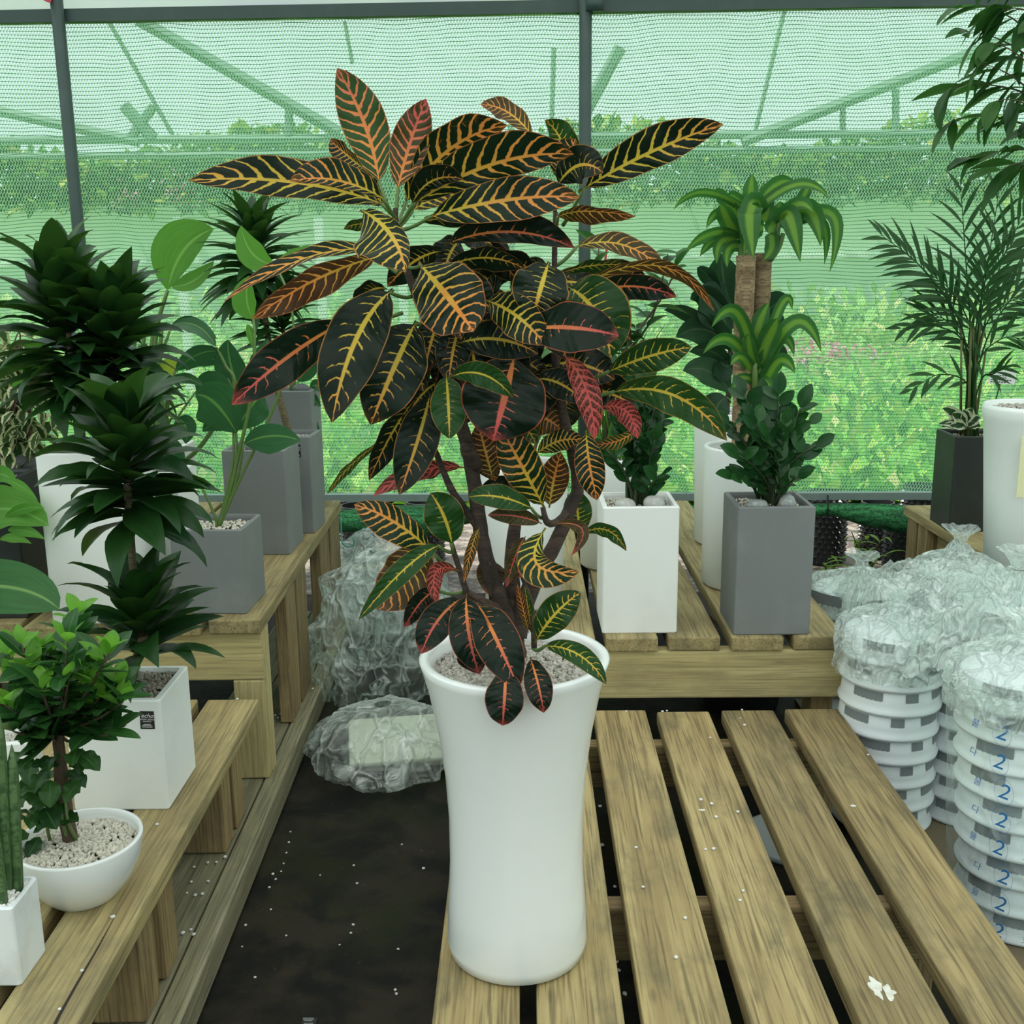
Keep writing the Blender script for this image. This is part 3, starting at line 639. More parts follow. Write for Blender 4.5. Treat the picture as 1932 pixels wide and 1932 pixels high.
stone(on(T1, -.2, -.55, .006), .052, .036, .032, 'dark slate stone in the tallest white planter', M_STONE_D, .2, 9)
stone(on(T2, .3, .1), .040, .036, .02, 'grey stone in the white planter beside the grey cube', M_STONE, .2, 17)
stone(on(VG, -.25, -.55), .055, .04, .032, 'long dark stone under the cream edged fig', M_STONE_D, .2, 10)
stone(on(VG, .70, -.4), .042, .036, .034, 'round dark stone at the corner of the fig planter', M_STONE_D, .5, 11)
stone(on(PB, .9, -.7, .004), .03, .026, .026, 'brown grey stone in the black palm planter', M_STONE, .3, 12)
sb = BO.top
stone((PZ(66, 1604, sb.z).x, PZ(66, 1604, sb.z).y, sb.z-.006), .020, .017, .015, 'blue grey pebble in the white round bowl', M_STONE, .3, 13)
# ------------------------------------------------------------------ the croton
def prof_croton(v):
    p = max(0, (v-.06)/.94)
    return .05*(1-v) + 1.2*(p**.62)*max(0, 1-p**2.3)**.86*(1.25-.12*p)
def leaf_surface(cl, wid, side_fn, prof, na=6, fold=.12, wave=.0, asym=(1, 1), seed=0, cup=0):
    """cl: centre points; side_fn(i)->(side, normal)"""
    k = len(cl); v = []; uv = []; f = []
    ph = seed*1.7
    for i, p in enumerate(cl):
        t = i/(k-1); s_, n_ = side_fn(i); w = wid*prof(t)/2
        for j in range(na+1):
            a = -1+2*j/na; ww = w*(asym[0] if a < 0 else asym[1])
            z = fold*abs(a)*ww + cup*a*a*ww + wave*w*math.sin(t*17+ph+(2.1 if a > 0 else 0))*abs(a)**1.5
            v.append(p + s_*(a*ww) + n_*z); uv.append((j/na, t))
    for i in range(k-1):
        for j in range(na):
            q = i*(na+1)+j; f.append((q, q+1, q+na+2, q+na+1))
    return v, f, uv
def bez(B, Mid, T, n):
    C = Mid*2-(B+T)*.5
    return [B*(1-t)**2 + C*2*t*(1-t) + T*t*t for t in (i/n for i in range(n+1))]

m, nt, bs, out = mat('croton leaf')
uvn = nt.nodes.new('ShaderNodeTexCoord').outputs['UV']; sp = nn(nt, 'ShaderNodeSeparateXYZ'); L(nt, uvn, sp.inputs[0])
oi = nt.nodes.new('ShaderNodeObjectInfo'); sc_ = nn(nt, 'ShaderNodeSeparateColor'); L(nt, oi.outputs['Color'], sc_.inputs[0])
RED, STR, HUE = sc_.outputs[0], sc_.outputs[1], sc_.outputs[2]
w4 = ma(nt, 'MULTIPLY', oi.outputs['Random'], 40.)
mp = nn(nt, 'ShaderNodeMapping'); mp.inputs['Scale'].default_value = (3, 7, 1); L(nt, uvn, mp.inputs[0])
n1 = noise(nt, 1, mp.outputs[0], 3, .6, 0, w4)
mp = nn(nt, 'ShaderNodeMapping'); mp.inputs['Scale'].default_value = (9, 20, 1); L(nt, uvn, mp.inputs[0])
n2 = noise(nt, 1, mp.outputs[0], 2, .5, 0, w4)
sg = ma(nt, 'SUBTRACT', sp.outputs[0], .5)
a = ma(nt, 'MULTIPLY', ma(nt, 'ABSOLUTE', sg), 2.)
off = ma(nt, 'MULTIPLY', ma(nt, 'SIGN', sg), .21)
vv = sp.outputs[1]
ph = ma(nt, 'ADD', ma(nt, 'MULTIPLY', ma(nt, 'SUBTRACT', vv, ma(nt, 'MULTIPLY', ma(nt, 'POWER', a, 1.3), .13)), 11.), off)
ph = ma(nt, 'ADD', ph, ma(nt, 'MULTIPLY', ma(nt, 'SUBTRACT', n1, .5), .9))
ph = ma(nt, 'ADD', ph, ma(nt, 'MULTIPLY', ma(nt, 'SUBTRACT', n2, .5), .2))
dist = ma(nt, 'ABSOLUTE', ma(nt, 'SUBTRACT', ma(nt, 'FRACT', ph), .5))     # 0 on a vein
width = ma(nt, 'MULTIPLY', ma(nt, 'ADD', .05, ma(nt, 'MULTIPLY', STR, .16)), ma(nt, 'SUBTRACT', 1.15, ma(nt, 'MULTIPLY', a, .75)))
vein = ma(nt, 'SUBTRACT', 1., smst(nt, ma(nt, 'SUBTRACT', dist, width), -.03, .025))
gate = smst(nt, ma(nt, 'ADD', ma(nt, 'SUBTRACT', n1, ma(nt, 'MULTIPLY', a, .28)), ma(nt, 'MULTIPLY', STR, .75)), .44, .54)
vein = ma(nt, 'MULTIPLY', vein, gate)
# fine net between the veins on the strongly coloured leaves
vor = nn(nt, 'ShaderNodeTexVoronoi'); vor.feature = 'DISTANCE_TO_EDGE'; vor.inputs['Scale'].default_value = 1
mp = nn(nt, 'ShaderNodeMapping'); mp.inputs['Scale'].default_value = (6, 15, 1); L(nt, uvn, mp.inputs[0]); L(nt, mp.outputs[0], vor.inputs['Vector'])
ret = ma(nt, 'MULTIPLY', ma(nt, 'SUBTRACT', 1., smst(nt, vor.outputs['Distance'], .02, .07)), smst(nt, ma(nt, 'ADD', ma(nt, 'MULTIPLY', STR, .6), ma(nt, 'MULTIPLY', n1, .5)), .72, .86))
mid = ma(nt, 'SUBTRACT', 1., smst(nt, ma(nt, 'SUBTRACT', a, ma(nt, 'MULTIPLY', ma(nt, 'SUBTRACT', 1., vv), .05)), .03, .075))
marg = ma(nt, 'MULTIPLY', smst(nt, a, .95, .985), .7)
tipm = smst(nt, ma(nt, 'ADD', vv, ma(nt, 'MULTIPLY', n1, .3)), 1.02, 1.2)
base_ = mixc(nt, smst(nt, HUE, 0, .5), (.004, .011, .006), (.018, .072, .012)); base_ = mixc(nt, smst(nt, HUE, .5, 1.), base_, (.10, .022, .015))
base_ = mixc(nt, ma(nt, 'MULTIPLY', n2, .35), base_, (.012, .03, .012))
redv = ma(nt, 'ADD', ma(nt, 'MULTIPLY', RED, 1.1), ma(nt, 'MULTIPLY', ma(nt, 'SUBTRACT', vv, .55), .55), None, True)
redv = ma(nt, 'ADD', redv, ma(nt, 'MULTIPLY', ma(nt, 'SUBTRACT', n1, .5), .5), None, True)
vc = mixc(nt, smst(nt, redv, 0, .45), (.62, .46, .055), (.75, .27, .06)); vc = mixc(nt, smst(nt, redv, .45, 1.), vc, (.62, .10, .09))
allv = ma(nt, 'MAXIMUM', ma(nt, 'MAXIMUM', vein, mid), ma(nt, 'MAXIMUM', ret, ma(nt, 'MAXIMUM', marg, ma(nt, 'MULTIPLY', tipm, RED))))
c = mixc(nt, ma(nt, 'MULTIPLY', allv, .92), base_, mixc(nt, marg, vc, (.45, .09, .04)))
L(nt, c, bs.inputs['Base Color']); bs.inputs['Roughness'].default_value = .3; bs.inputs['Specular IOR Level'].default_value = .2
bump(nt, bs, ma(nt, 'ADD', ma(nt, 'MULTIPLY', dist, .8), ma(nt, 'MULTIPLY', n1, .6)), .35, .004)
tr = nn(nt, 'ShaderNodeBsdfTranslucent'); L(nt, c, tr.inputs[0]); mx = nn(nt, 'ShaderNodeMixShader'); mx.inputs[0].default_value = .18
L(nt, bs.outputs[0], mx.inputs[1]); L(nt, tr.outputs[0], mx.inputs[2]); L(nt, mx.outputs[0], out.inputs[0])
M_CROTON = m
KIND = {  # red, vein strength, base hue
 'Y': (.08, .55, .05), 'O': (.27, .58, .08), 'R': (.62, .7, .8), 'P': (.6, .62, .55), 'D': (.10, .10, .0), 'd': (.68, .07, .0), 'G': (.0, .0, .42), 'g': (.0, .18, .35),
 'B': (.28, .40, .82), 'K': (1., .95, 1.), 'A': (.24, .74, .12), 'o': (.05, .2, .55), 'U': (.9, .05, .75)}
cseed = [0]
def cleaf(b, t, w, kind, bd=0, td=-.06, roll=0, bow=.012, mid=None, fold=.16, wave=.17, asym=(1, 1), na=8, cup=0, stalk=None):
    """b, t: pixels of leaf base and tip; bd, td: how far behind (+) or before (-) the stem they lie, in m"""
    cseed[0] += 1
    B, T = PY(*b, YC+bd), PY(*t, YC+td)
    Mi = PY(mid[0], mid[1], YC+(mid[2] if len(mid) > 2 else (bd+td)/2)) if mid else (B+T)/2+Vector((0, 0, bow))
    n = 18; cl = bez(B, Mi, T, n); wid = w*1.24/ppm(Mi)
    fr = []
    rr_ = math.radians(roll)
    for i, p in enumerate(cl):
        tg = (cl[min(i+1, n)]-cl[max(i-1, 0)]).normalized(); vw = (CAMP-p).normalized()
        s_ = tg.cross(vw)
        s_ = s_.normalized() if s_.length > 1e-3 else Vector((1, 0, 0)); n_ = s_.cross(tg)
        fr.append((s_*math.cos(rr_)+n_*math.sin(rr_), n_*math.cos(rr_)-s_*math.sin(rr_)))
    v, f, uv = leaf_surface(cl, wid, lambda i: fr[i], prof_croton, na, fold, wave, asym, cseed[0], cup)
    c0 = cl[n//2]
    me = mesh_of('leaf', [p-c0 for p in v], f, uv, True); k = KIND[kind]; rg = random.Random(cseed[0])
    col = tuple(min(1, max(0, q+rg.uniform(-.06, .06))) for q in k)+(1,)
    o = obj('leaf', me, M_CROTON, CR.root, Matrix.Translation(c0), col)
    if stalk:
        S = PY(stalk[0], stalk[1], YC+(stalk[2] if len(stalk) > 2 else bd))
        mb = MB(); mb.tube(bez(B+(cl[1]-B)*.8, (B+S)/2+Vector((0, 0, -.006)), S, 6), [.0028, .0028, .003, .003, .0032, .0034, .0036], 6)
        obj('leaf_stalk', mb.mesh('stalk', True), M_STEM_G, o)
    return o
A1 = (746, 398)      # top of the left stem
# left crown, upper tier
cleaf((716, 352), (636, 128), 88, 'P', .02, .05, bow=0, mid=(690, 240, .05), stalk=(744, 405, .0), fold=.2)
cleaf((749, 362), (804, 186), 74, 'R', .01, .04, bow=0, mid=(772, 275, .04), stalk=(747, 405, 0), fold=.3)
cleaf((690, 322), (622, 264), 46, 'O', .06, .1, bow=0, fold=.6, roll=30)
cleaf((734, 390), (356, 341), 84, 'Y', .0, -.10, mid=(560, 345, -.05), roll=-16, stalk=(746, 405, 0), asym=(.75, 1.1))
cleaf((732, 380), (547, 342), 62, 'O', -.03, -.16, mid=(640, 342, -.1), roll=-20, asym=(.45, 1.3), stalk=(746, 410, 0))
cleaf((760, 392), (958, 236), 92, 'A', .05, .03, mid=(845, 285, .05), roll=-25, stalk=(748, 415, 0), asym=(1.2, .7))
cleaf((770, 392), (1083, 291), 92, 'O', -.02, -.06, mid=(925, 312, -.05), roll=-15, asym=(1.25, .7), stalk=(748, 425, 0))
cleaf((772, 400), (927, 348), 50, 'A', .02, .02, mid=(850, 362, .02), roll=20, stalk=(748, 428, 0))
cleaf((776, 388), (874, 338), 52, 'D', -.03, -.06, mid=(815, 342, -.05), roll=-20, asym=(1.3, .6), stalk=(747, 425, 0))
cleaf((800, 412), (1094, 372), 84, 'O', -.03, -.10, mid=(950, 378, -.08), roll=10, stalk=(748, 432, 0))
cleaf((680, 395), (765, 514), 118, 'Y', -.08, -.2, mid=(738, 440, -.15), asym=(.4, 1.35), roll=0, fold=.05, cup=.1)
cleaf((740, 436), (648, 432), 32, 'g', .05, .06, mid=(690, 422, .06), roll=40)
cleaf((728, 392), (660, 330), 60, 'Y', .06, .10, mid=(690, 350, .08), roll=30)
# left crown, lower tier
cleaf((742, 484), (421, 570), 40, 'O', .02, -.08, mid=(600, 480, -.03), roll=-45, stalk=(752, 490, 0), asym=(.7, 1.2))
cleaf((722, 482), (475, 602), 68, 'B', .0, -.12, mid=(600, 525, -.06), roll=25, stalk=(750, 515, 0), asym=(1.1, .8))
cleaf((790, 496), (893, 626), 142, 'O', -.05, -.16, mid=(845, 560, -.11), fold=.1, stalk=(765, 500, 0), cup=-.1)
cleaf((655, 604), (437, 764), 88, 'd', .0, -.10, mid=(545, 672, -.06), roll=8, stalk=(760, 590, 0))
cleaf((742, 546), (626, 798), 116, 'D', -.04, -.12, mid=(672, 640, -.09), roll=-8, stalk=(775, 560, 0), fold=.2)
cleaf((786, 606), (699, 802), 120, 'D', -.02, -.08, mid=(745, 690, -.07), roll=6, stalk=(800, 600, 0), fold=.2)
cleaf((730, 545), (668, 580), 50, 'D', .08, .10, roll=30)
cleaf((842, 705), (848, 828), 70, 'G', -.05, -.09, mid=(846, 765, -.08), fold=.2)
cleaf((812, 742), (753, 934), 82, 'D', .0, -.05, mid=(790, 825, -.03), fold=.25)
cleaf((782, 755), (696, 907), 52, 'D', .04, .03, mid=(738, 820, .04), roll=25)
cleaf((730, 830), (712, 872), 44, 'O', .06, .06, roll=0, bow=0)
cleaf((720, 832), (618, 932), 20, 'o', .05, .02, mid=(660, 880, .04), roll=40)
# right crown
A2 = (1047, 405)
cleaf((1008, 262), (906, 197), 46, 'B', .10, .12, mid=(960, 213, .12), roll=-30)
cleaf((1066, 345), (1028, 226), 60, 'g', .10, .12, bow=0, mid=(1062, 275, .12), roll=20, asym=(.6, 1.2))
cleaf((1056, 345), (1086, 262), 66, 'O', .04, .05, bow=0, fold=.5, asym=(1.3, .4))
cleaf((1050, 352), (1138, 326), 74, 'D', .02, -.02, mid=(1092, 312, .0), roll=10, stalk=(1047, 400, .06))
cleaf((1092, 362), (1365, 234), 80, 'Y', .04, .0, mid=(1222, 290, .02), roll=-8, stalk=(1062, 425, .07), asym=(1.15, .8))
cleaf((1050, 412), (1200, 408), 42, 'B', .02, -.05, mid=(1100, 398, -.02), roll=-35, asym=(.6, 1.3), stalk=(1048, 440, .06))
cleaf((838, 462), (1084, 468), 66, 'd', -.0, -.06, mid=(960, 438, -.05), roll=-12, asym=(1.3, .6))
cleaf((790, 420), (955, 412), 44, 'D', .04, .02, mid=(870, 408, .02), roll=-30)
cleaf((840, 505), (992, 508), 52, 'D', .02, -.02, mid=(915, 486, .0), roll=-30)
cleaf((860, 440), (985, 440), 50, 'D', .08, .08, mid=(920, 428, .08), roll=-20)
cleaf((1036, 494), (1006, 596), 112, 'D', -.06, -.10, mid=(1020, 545, -.10), fold=.22)
cleaf((985, 622), (1168, 634), 98, 'd', -.10, -.18, mid=(1075, 618, -.16), roll=10, fold=.12)
cleaf((915, 566), (1030, 652), 82, 'Y', -.06, -.14, mid=(975, 596, -.11), roll=-5, fold=.2)
cleaf((1070, 540), (1153, 676), 100, 'g', -.02, -.10, mid=(1122, 590, -.07), roll=0, asym=(1.35, .8), fold=.25)
cleaf((1100, 556), (1277, 560), 52, 'd', -.02, -.05, mid=(1190, 540, -.04), roll=-15, stalk=(1050, 560, .05))
cleaf((1080, 468), (1262, 520), 46, 'B', .06, .06, mid=(1175, 462, .07), roll=30, stalk=(1048, 500, .06))
cleaf((1090, 540), (1348, 588), 32, 'B', .0, -.02, mid=(1245, 502, .0), roll=-35, stalk=(1048, 555, .05))
cleaf((1060, 515), (1195, 502), 40, 'g', .04, .02, mid=(1125, 500, .03), roll=-50)
cleaf((1080, 545), (1220, 525), 62, 'D', .09, .08, mid=(1150, 520, .09), roll=0)
cleaf((862, 648), (1016, 668), 76, 'D', -.02, -.06, mid=(940, 640, -.05), roll=0)
cleaf((972, 668), (930, 832), 168, 'd', -.04, -.10, mid=(952, 750, -.09), fold=.12, cup=-.08)
cleaf((848, 712), (968, 750), 50, 'G', -.09, -.12, mid=(910, 706, -.12), roll=-10)
cleaf((1010, 715), (1105, 762), 60, 'D', .0, -.02, roll=10)
cleaf((1062, 668), (1122, 830), 52, 'K', -.06, -.10, mid=(1106, 735, -.09), roll=-12, fold=.1)
cleaf((1134, 768), (1203, 828), 48, 'K', .0, -.03, mid=(1182, 776, -.02), roll=-10, asym=(.8, 1.0))
cleaf((1205, 808), (1118, 838), 30, 'P', -.02, -.03, mid=(1165, 832, -.03), roll=30)
cleaf((1106, 812), (1127, 944), 58, 'O', -.03, -.05, mid=(1112, 875, -.05), fold=.2)
cleaf((1142, 704), (1305, 655), 64, 'g', .0, -.05, mid=(1225, 672, -.03), roll=-8, stalk=(1062, 720, .04))
cleaf((1148, 742), (1372, 832), 74, 'o', -.01, -.08, mid=(1270, 745, -.05), roll=-12, stalk=(1065, 745, .04), asym=(.9, 1.0))
cleaf((1165, 680), (1215, 705), 34, 'g', .02, -.02, roll=40)
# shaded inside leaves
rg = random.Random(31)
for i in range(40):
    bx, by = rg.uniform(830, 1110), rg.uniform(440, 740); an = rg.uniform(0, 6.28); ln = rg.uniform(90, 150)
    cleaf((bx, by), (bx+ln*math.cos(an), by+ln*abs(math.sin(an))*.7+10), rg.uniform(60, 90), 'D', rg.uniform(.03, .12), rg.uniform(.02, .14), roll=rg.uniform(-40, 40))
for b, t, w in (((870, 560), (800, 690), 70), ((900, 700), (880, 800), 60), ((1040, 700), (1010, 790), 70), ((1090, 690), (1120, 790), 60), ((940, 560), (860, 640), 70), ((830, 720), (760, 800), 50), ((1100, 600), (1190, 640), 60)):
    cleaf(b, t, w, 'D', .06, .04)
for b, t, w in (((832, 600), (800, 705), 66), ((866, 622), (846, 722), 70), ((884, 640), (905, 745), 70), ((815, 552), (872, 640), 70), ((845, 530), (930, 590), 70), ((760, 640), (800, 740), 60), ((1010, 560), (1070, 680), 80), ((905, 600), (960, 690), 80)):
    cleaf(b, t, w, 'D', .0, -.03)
# middle leaves
cleaf((1028, 960), (945, 806), 78, 'A', -.02, -.05, bow=0, mid=(985, 880, -.05), fold=.2)
cleaf((1036, 958), (1058, 852), 58, 'B', .03, .02, bow=0, mid=(1045, 905, .03), fold=.3)
cleaf((1010, 858), (1100, 832), 46, 'A', .04, .03, mid=(1055, 832, .04), roll=20)
cleaf((930, 905), (902, 798), 58, 'B', .03, .03, bow=0, fold=.25)
cleaf((985, 790), (1060, 812), 70, 'B', .05, .05)
cleaf((960, 790), (1012, 838), 50, 'g', .02, .02)
cleaf((878, 882), (704, 936), 48, 'K', .04, .02, mid=(790, 890, .03), roll=-20, asym=(.8, .8))
cleaf((905, 872), (935, 908), 46, 'B', .05, .04)
# lower branches
cleaf((820, 1046), (668, 952), 68, 'A', -.02, -.05, bow=0, mid=(745, 985, -.05), roll=-10, stalk=(868, 1076, 0), asym=(1.2, .8))
cleaf((853, 1030), (812, 930), 78, 'G', -.02, -.03, bow=0, mid=(838, 975, -.03), fold=.25, stalk=(858, 1050, 0))
cleaf((805, 1012), (706, 1148), 104, 'B', .03, .03, mid=(770, 1085, .04), roll=-15, fold=.1)
cleaf((832, 1028), (676, 1170), 44, 'G', -.06, -.12, mid=(765, 1072, -.1), roll=0, fold=.15, stalk=(856, 1040, 0))
cleaf((866, 1076), (826, 1142), 36, 'K', -.02, -.05, mid=(822, 1080, -.04), roll=25)
cleaf((826, 1112), (763, 1184), 44, 'd', -.01, -.04, mid=(795, 1135, -.03), roll=15, stalk=(876, 1116, 0))
cleaf((872, 1128), (795, 1234), 66, 'd', -.04, -.10, mid=(825, 1172, -.08), fold=.15)
cleaf((880, 1120), (902, 1268), 78, 'd', -.06, -.12, mid=(884, 1190, -.11), fold=.18)
cleaf((900, 1136), (979, 1300), 88, 'd', -.06, -.16, mid=(936, 1205, -.13), fold=.18)
cleaf((955, 1262), (948, 1369), 76, 'd', -.14, -.185, mid=(952, 1315, -.18), fold=.15)
cleaf((1000, 1240), (1026, 1345), 54, 'd', -.12, -.18, mid=(1015, 1290, -.17), fold=.15)
cleaf((870, 1220), (905, 1272), 60, 'd', -.08, -.10)
cleaf((1010, 1212), (1096, 1117), 66, 'g', -.08, -.10, bow=0, mid=(1046, 1160, -.1), fold=.12)
cleaf((1022, 1219), (1144, 1291), 42, 'g', -.08, -.16, mid=(1090, 1234, -.13), fold=.2, stalk=(1006, 1222, -.06))
cleaf((1004, 1200), (990, 1105), 20, 'o', -.05, -.04, bow=0)
cleaf((998, 1195), (975, 1100), 18, 'B', -.05, -.05, bow=0)
cleaf((1008, 962), (882, 938), 48, 'G', -.05, -.08, mid=(945, 938, -.08), roll=-10, fold=.15, stalk=(1026, 975, .0))
cleaf((1022, 988), (920, 972), 34, 'U', -.03, -.05, mid=(975, 974, -.05), fold=.3)
cleaf((1030, 996), (1094, 1078), 78, 'A', -.04, -.10, mid=(1014, 1064, -.09), roll=0, asym=(.55, 1.0), fold=.1)
cleaf((1040, 988), (1078, 1048), 24, 'U', -.03, -.06, mid=(1098, 998, -.05), fold=.3)
cleaf((1094, 1012), (1086, 922), 56, 'o', .05, .05, bow=0)
cleaf((1096, 1008), (1182, 1040), 32, 'o', .02, -.02, mid=(1145, 1000, .0), roll=-30)
cleaf((935, 1060), (922, 1122), 60, 'U', .02, .0)
cleaf((992, 1012), (955, 1108), 30, 'U', -.01, -.04, roll=15)
cleaf((905, 995), (875, 1100), 22, 'B', -.04, -.05, roll=20)
cleaf((960, 1085), (985, 1090), 40, 'U', .01, 0)
cleaf((800, 905), (812, 870), 46, 'g', .05, .05, bow=0)
cleaf((900, 940), (985, 930), 50, 'D', .05, .04)
# stems
def cstem(pts, rads, name='trunk', mt=None):
    q = smooth_pts([PY(x, y, YC+d) for x, y, d in pts], 5); k = len(q)
    rr_ = list(np.interp(np.linspace(0, 1, k), np.linspace(0, 1, len(rads)), rads))
    mb = MB(); mb.tube(q, rr_, 10, True, .06); return obj(name, mb.mesh(name, True), mt or M_BARK, CR.root)
tb_ = CR.top
cstem([(968, 1240, .01), (962, 1190, .01), (945, 1140, .01), (925, 1080, .0), (908, 1010, .0), (896, 920, .01), (884, 850, .01), (868, 790, .02), (852, 700, .02), (818, 630, .01), (785, 560, .0), (760, 480, 0), (748, 430, 0), (746, 392, 0)],
      [.024, .021, .016, .0135, .0125, .012, .012, .0105, .009, .0075, .006, .005, .0045, .004])
cstem([(972, 1200, .01), (985, 1150, .02), (1008, 1095, .02), (1045, 1030, .03), (1075, 962, .04), (1090, 920, .05), (1082, 860, .05), (1062, 780, .05), (1050, 700, .05), (1045, 600, .05), (1046, 500, .05), (1048, 400, .05)],
      [.02, .018, .0145, .0125, .0115, .0105, .010, .0085, .007, .0055, .0045, .004])
cstem([(960, 1190, .02), (966, 1120, .03), (966, 1040, .03), (972, 980, .03), (968, 900, .03), (950, 800, .03), (955, 700, .03)], [.017, .014, .012, .010, .008, .006, .004])
cstem([(905, 1000, .0), (880, 965, .0), (850, 920, .0), (825, 860, .01), (812, 830, .01)], [.007, .0065, .006, .005, .004], 'branch')
cstem([(895, 1140, .0), (880, 1115, -.01), (868, 1078, -.01), (856, 1040, -.01), (850, 1015, -.01)], [.006, .0055, .005, .0045, .003], 'branch')
cstem([(945, 1150, .0), (915, 1135, -.02), (885, 1118, -.01)], [.008, .006, .005], 'branch')
cstem([(1008, 1222, -.06), (1006, 1180, -.05), (1000, 1130, -.03), (985, 1090, .0)], [.005, .0045, .004, .003], 'branch')
cstem([(1075, 962, .04), (1050, 985, .01), (1032, 985, -.02), (1024, 958, -.03)], [.007, .0065, .006, .004], 'branch')
cstem([(926, 1130, .0), (930, 1090, -.02), (924, 1062, -.03)], [.0035, .003, .002], 'branch')
cstem([(898, 880, .01), (882, 850, -.01), (884, 838, -.01)], [.013, .012, .010], 'branch')
cstem([(870, 780, .02), (880, 740, .02), (850, 700, .0)], [.006, .005, .004], 'branch')
# ------------------------------------------------------------------ the other plants
def P_lance(v): return 1.0*(min(1, v/.45)**.7)*max(0, 1-max(0, (v-.35)/.65)**1.7)+.12*(1-v)*(v < .4)
def P_oval(v): return math.sin(math.pi*min(1, max(0, v))**.92)**.8
def P_obov(v): return (v**.8)*max(0, 1-v**5)**.6*1.15
def P_strap(v): return min(1, v/.12+.45)*max(0, 1-max(0, (v-.5)/.5)**2.2)
def leaf_t(Ln, Wd, arch=.6, fold=.25, prof=P_lance, n=9, na=4, wave=0, twist=0, start=0, power=1.2):
    """template along +X, upper side +Z, bending down by arch radians"""
    cl = []; p = Vector((0, 0, 0)); ang = []
    for i in range(n+1):
        t = i/n; a = start-arch*t**power; ang.append(a); cl.append(p.copy()); p = p+Vector((math.cos(a), 0, math.sin(a)))*Ln/n
    def sf(i):
        a = ang[i]; tw = twist*i/n; nrm = Vector((-math.sin(a), 0, math.cos(a))); sd_ = Vector((0, 1, 0))
        return sd_*math.cos(tw)+nrm*math.sin(tw), nrm*math.cos(tw)-sd_*math.sin(tw)
    v, f, uv = leaf_surface(cl, Wd, sf, prof, na, fold, wave, (1, 1), int(Ln*1000), 0)
    return mesh_of('leaf', v, f, uv, True)
def put(root, me, mt, p, az, el, roll=0, s=1.0, name='leaf'):
    d = Vector((math.cos(az)*math.cos(el), math.sin(az)*math.cos(el), math.sin(el)))
    if not me.materials: me.materials.append(mt)
    return obj(name, me, mt, root, frame(p, d, roll=roll) @ Matrix.Scale(s, 4))
def stem(root, pts, r0, r1, mt, name='stem', n=8, jit=0, sm=5):
    q = smooth_pts(pts, sm) if len(pts) > 2 else [Vector(p) for p in pts]; k = len(q)
    mb = MB(); mb.tube(q, [r0+(r1-r0)*i/(k-1) for i in range(k)], n, True, jit); return obj(name, mb.mesh(name, True), mt, root)
def G(n): return n*2.39996

# ---- dracaenas
M_DRAC = leafmat('dark dracaena leaf', (.006, .028, .009), (.022, .075, .016), rough=.3, transl=.2, streak=40, tcol=(.10, .26, .03))
M_DCANE = wood('ringed cane', (.20, .16, .08), (.10, .075, .035), (.06, .05, .03), .5)
DR = [leaf_t(.17, .062, .7, .3, P_lance, power=2.), leaf_t(.16, .064, 1.1, .28, P_lance, wave=.08, power=2.4), leaf_t(.15, .060, .35, .35, P_lance, power=1.6), leaf_t(.17, .060, 1.3, .25, P_lance, twist=.5, power=2.2)]
def drac_head(root, base, top, N, s, el0=-.35, el1=1.25, seed=1, s1=.75, mt=None, T=None):
    rg = random.Random(seed); base, top = Vector(base), Vector(top)
    for i in range(N):
        t = i/(N-1); p = base.lerp(top, t**.9)
        el = el0+(el1-el0)*t**1.25+rg.uniform(-.15, .15)
        put(root, (T or DR)[rg.randrange(len(T or DR))], mt or M_DRAC, p, G(i)+rg.uniform(-.25, .25), el, rg.uniform(-.3, .3), s*(1-(1-s1)*t)*rg.uniform(.88, 1.1))
def pxp(px, py, Y): return PY(px, py, Y)
# small two tier one in the white cube
Y0 = EC.top.y; b0 = EC.top+Vector((-.005, 0, -.02))
p1 = PY(262, 1160, Y0); p2 = PY(248, 1030, Y0); p3 = PY(236, 800, Y0)
stem(EC.root, [b0, PY(270, 1200, Y0)], .011, .010, M_DCANE, 'cane'); stem(EC.root, [PY(270, 1200, Y0), PY(252, 1080, Y0), p2, PY(238, 880, Y0), p3], .010, .007, M_DCANE, 'cane')
drac_head(EC.root, PY(270, 1240, Y0), PY(264, 1150, Y0), 36, 1.3, .12, 1.2, 2, .85)
drac_head(EC.root, PY(246, 985, Y0), PY(236, 815, Y0), 74, 1.2, -.22, 1.2, 3, .9)
# the big twin stemmed one
Y0 = T1.top.y; rg = random.Random(5)
for (bx, tx, ty, hy, N, sd2, s) in ((150, 112, 525, 735, 80, 6, 1.4), (205, 218, 570, 755, 82, 7, 1.4)):
    stem(T1.root, [T1.top+Vector(((bx-178)/ppm(T1.top), 0, -.03)), PY(bx, 760, Y0), PY((bx+tx)/2, 650, Y0), PY(tx, ty, Y0)], .013, .008, M_DCANE, 'cane')
    drac_head(T1.root, PY((bx+tx)/2+(0 if bx < 180 else 4), hy, Y0), PY(tx, ty+20, Y0), N, s, -.15, 1.2, sd2, .88)
drac_head(T1.root, PY(150, 800, Y0), PY(150, 745, Y0), 10, 1.25, .2, 1.1, 8)
drac_head(T1.root, PY(208, 790, Y0), PY(208, 745, Y0), 8, 1.0, .1, 1.0, 9)
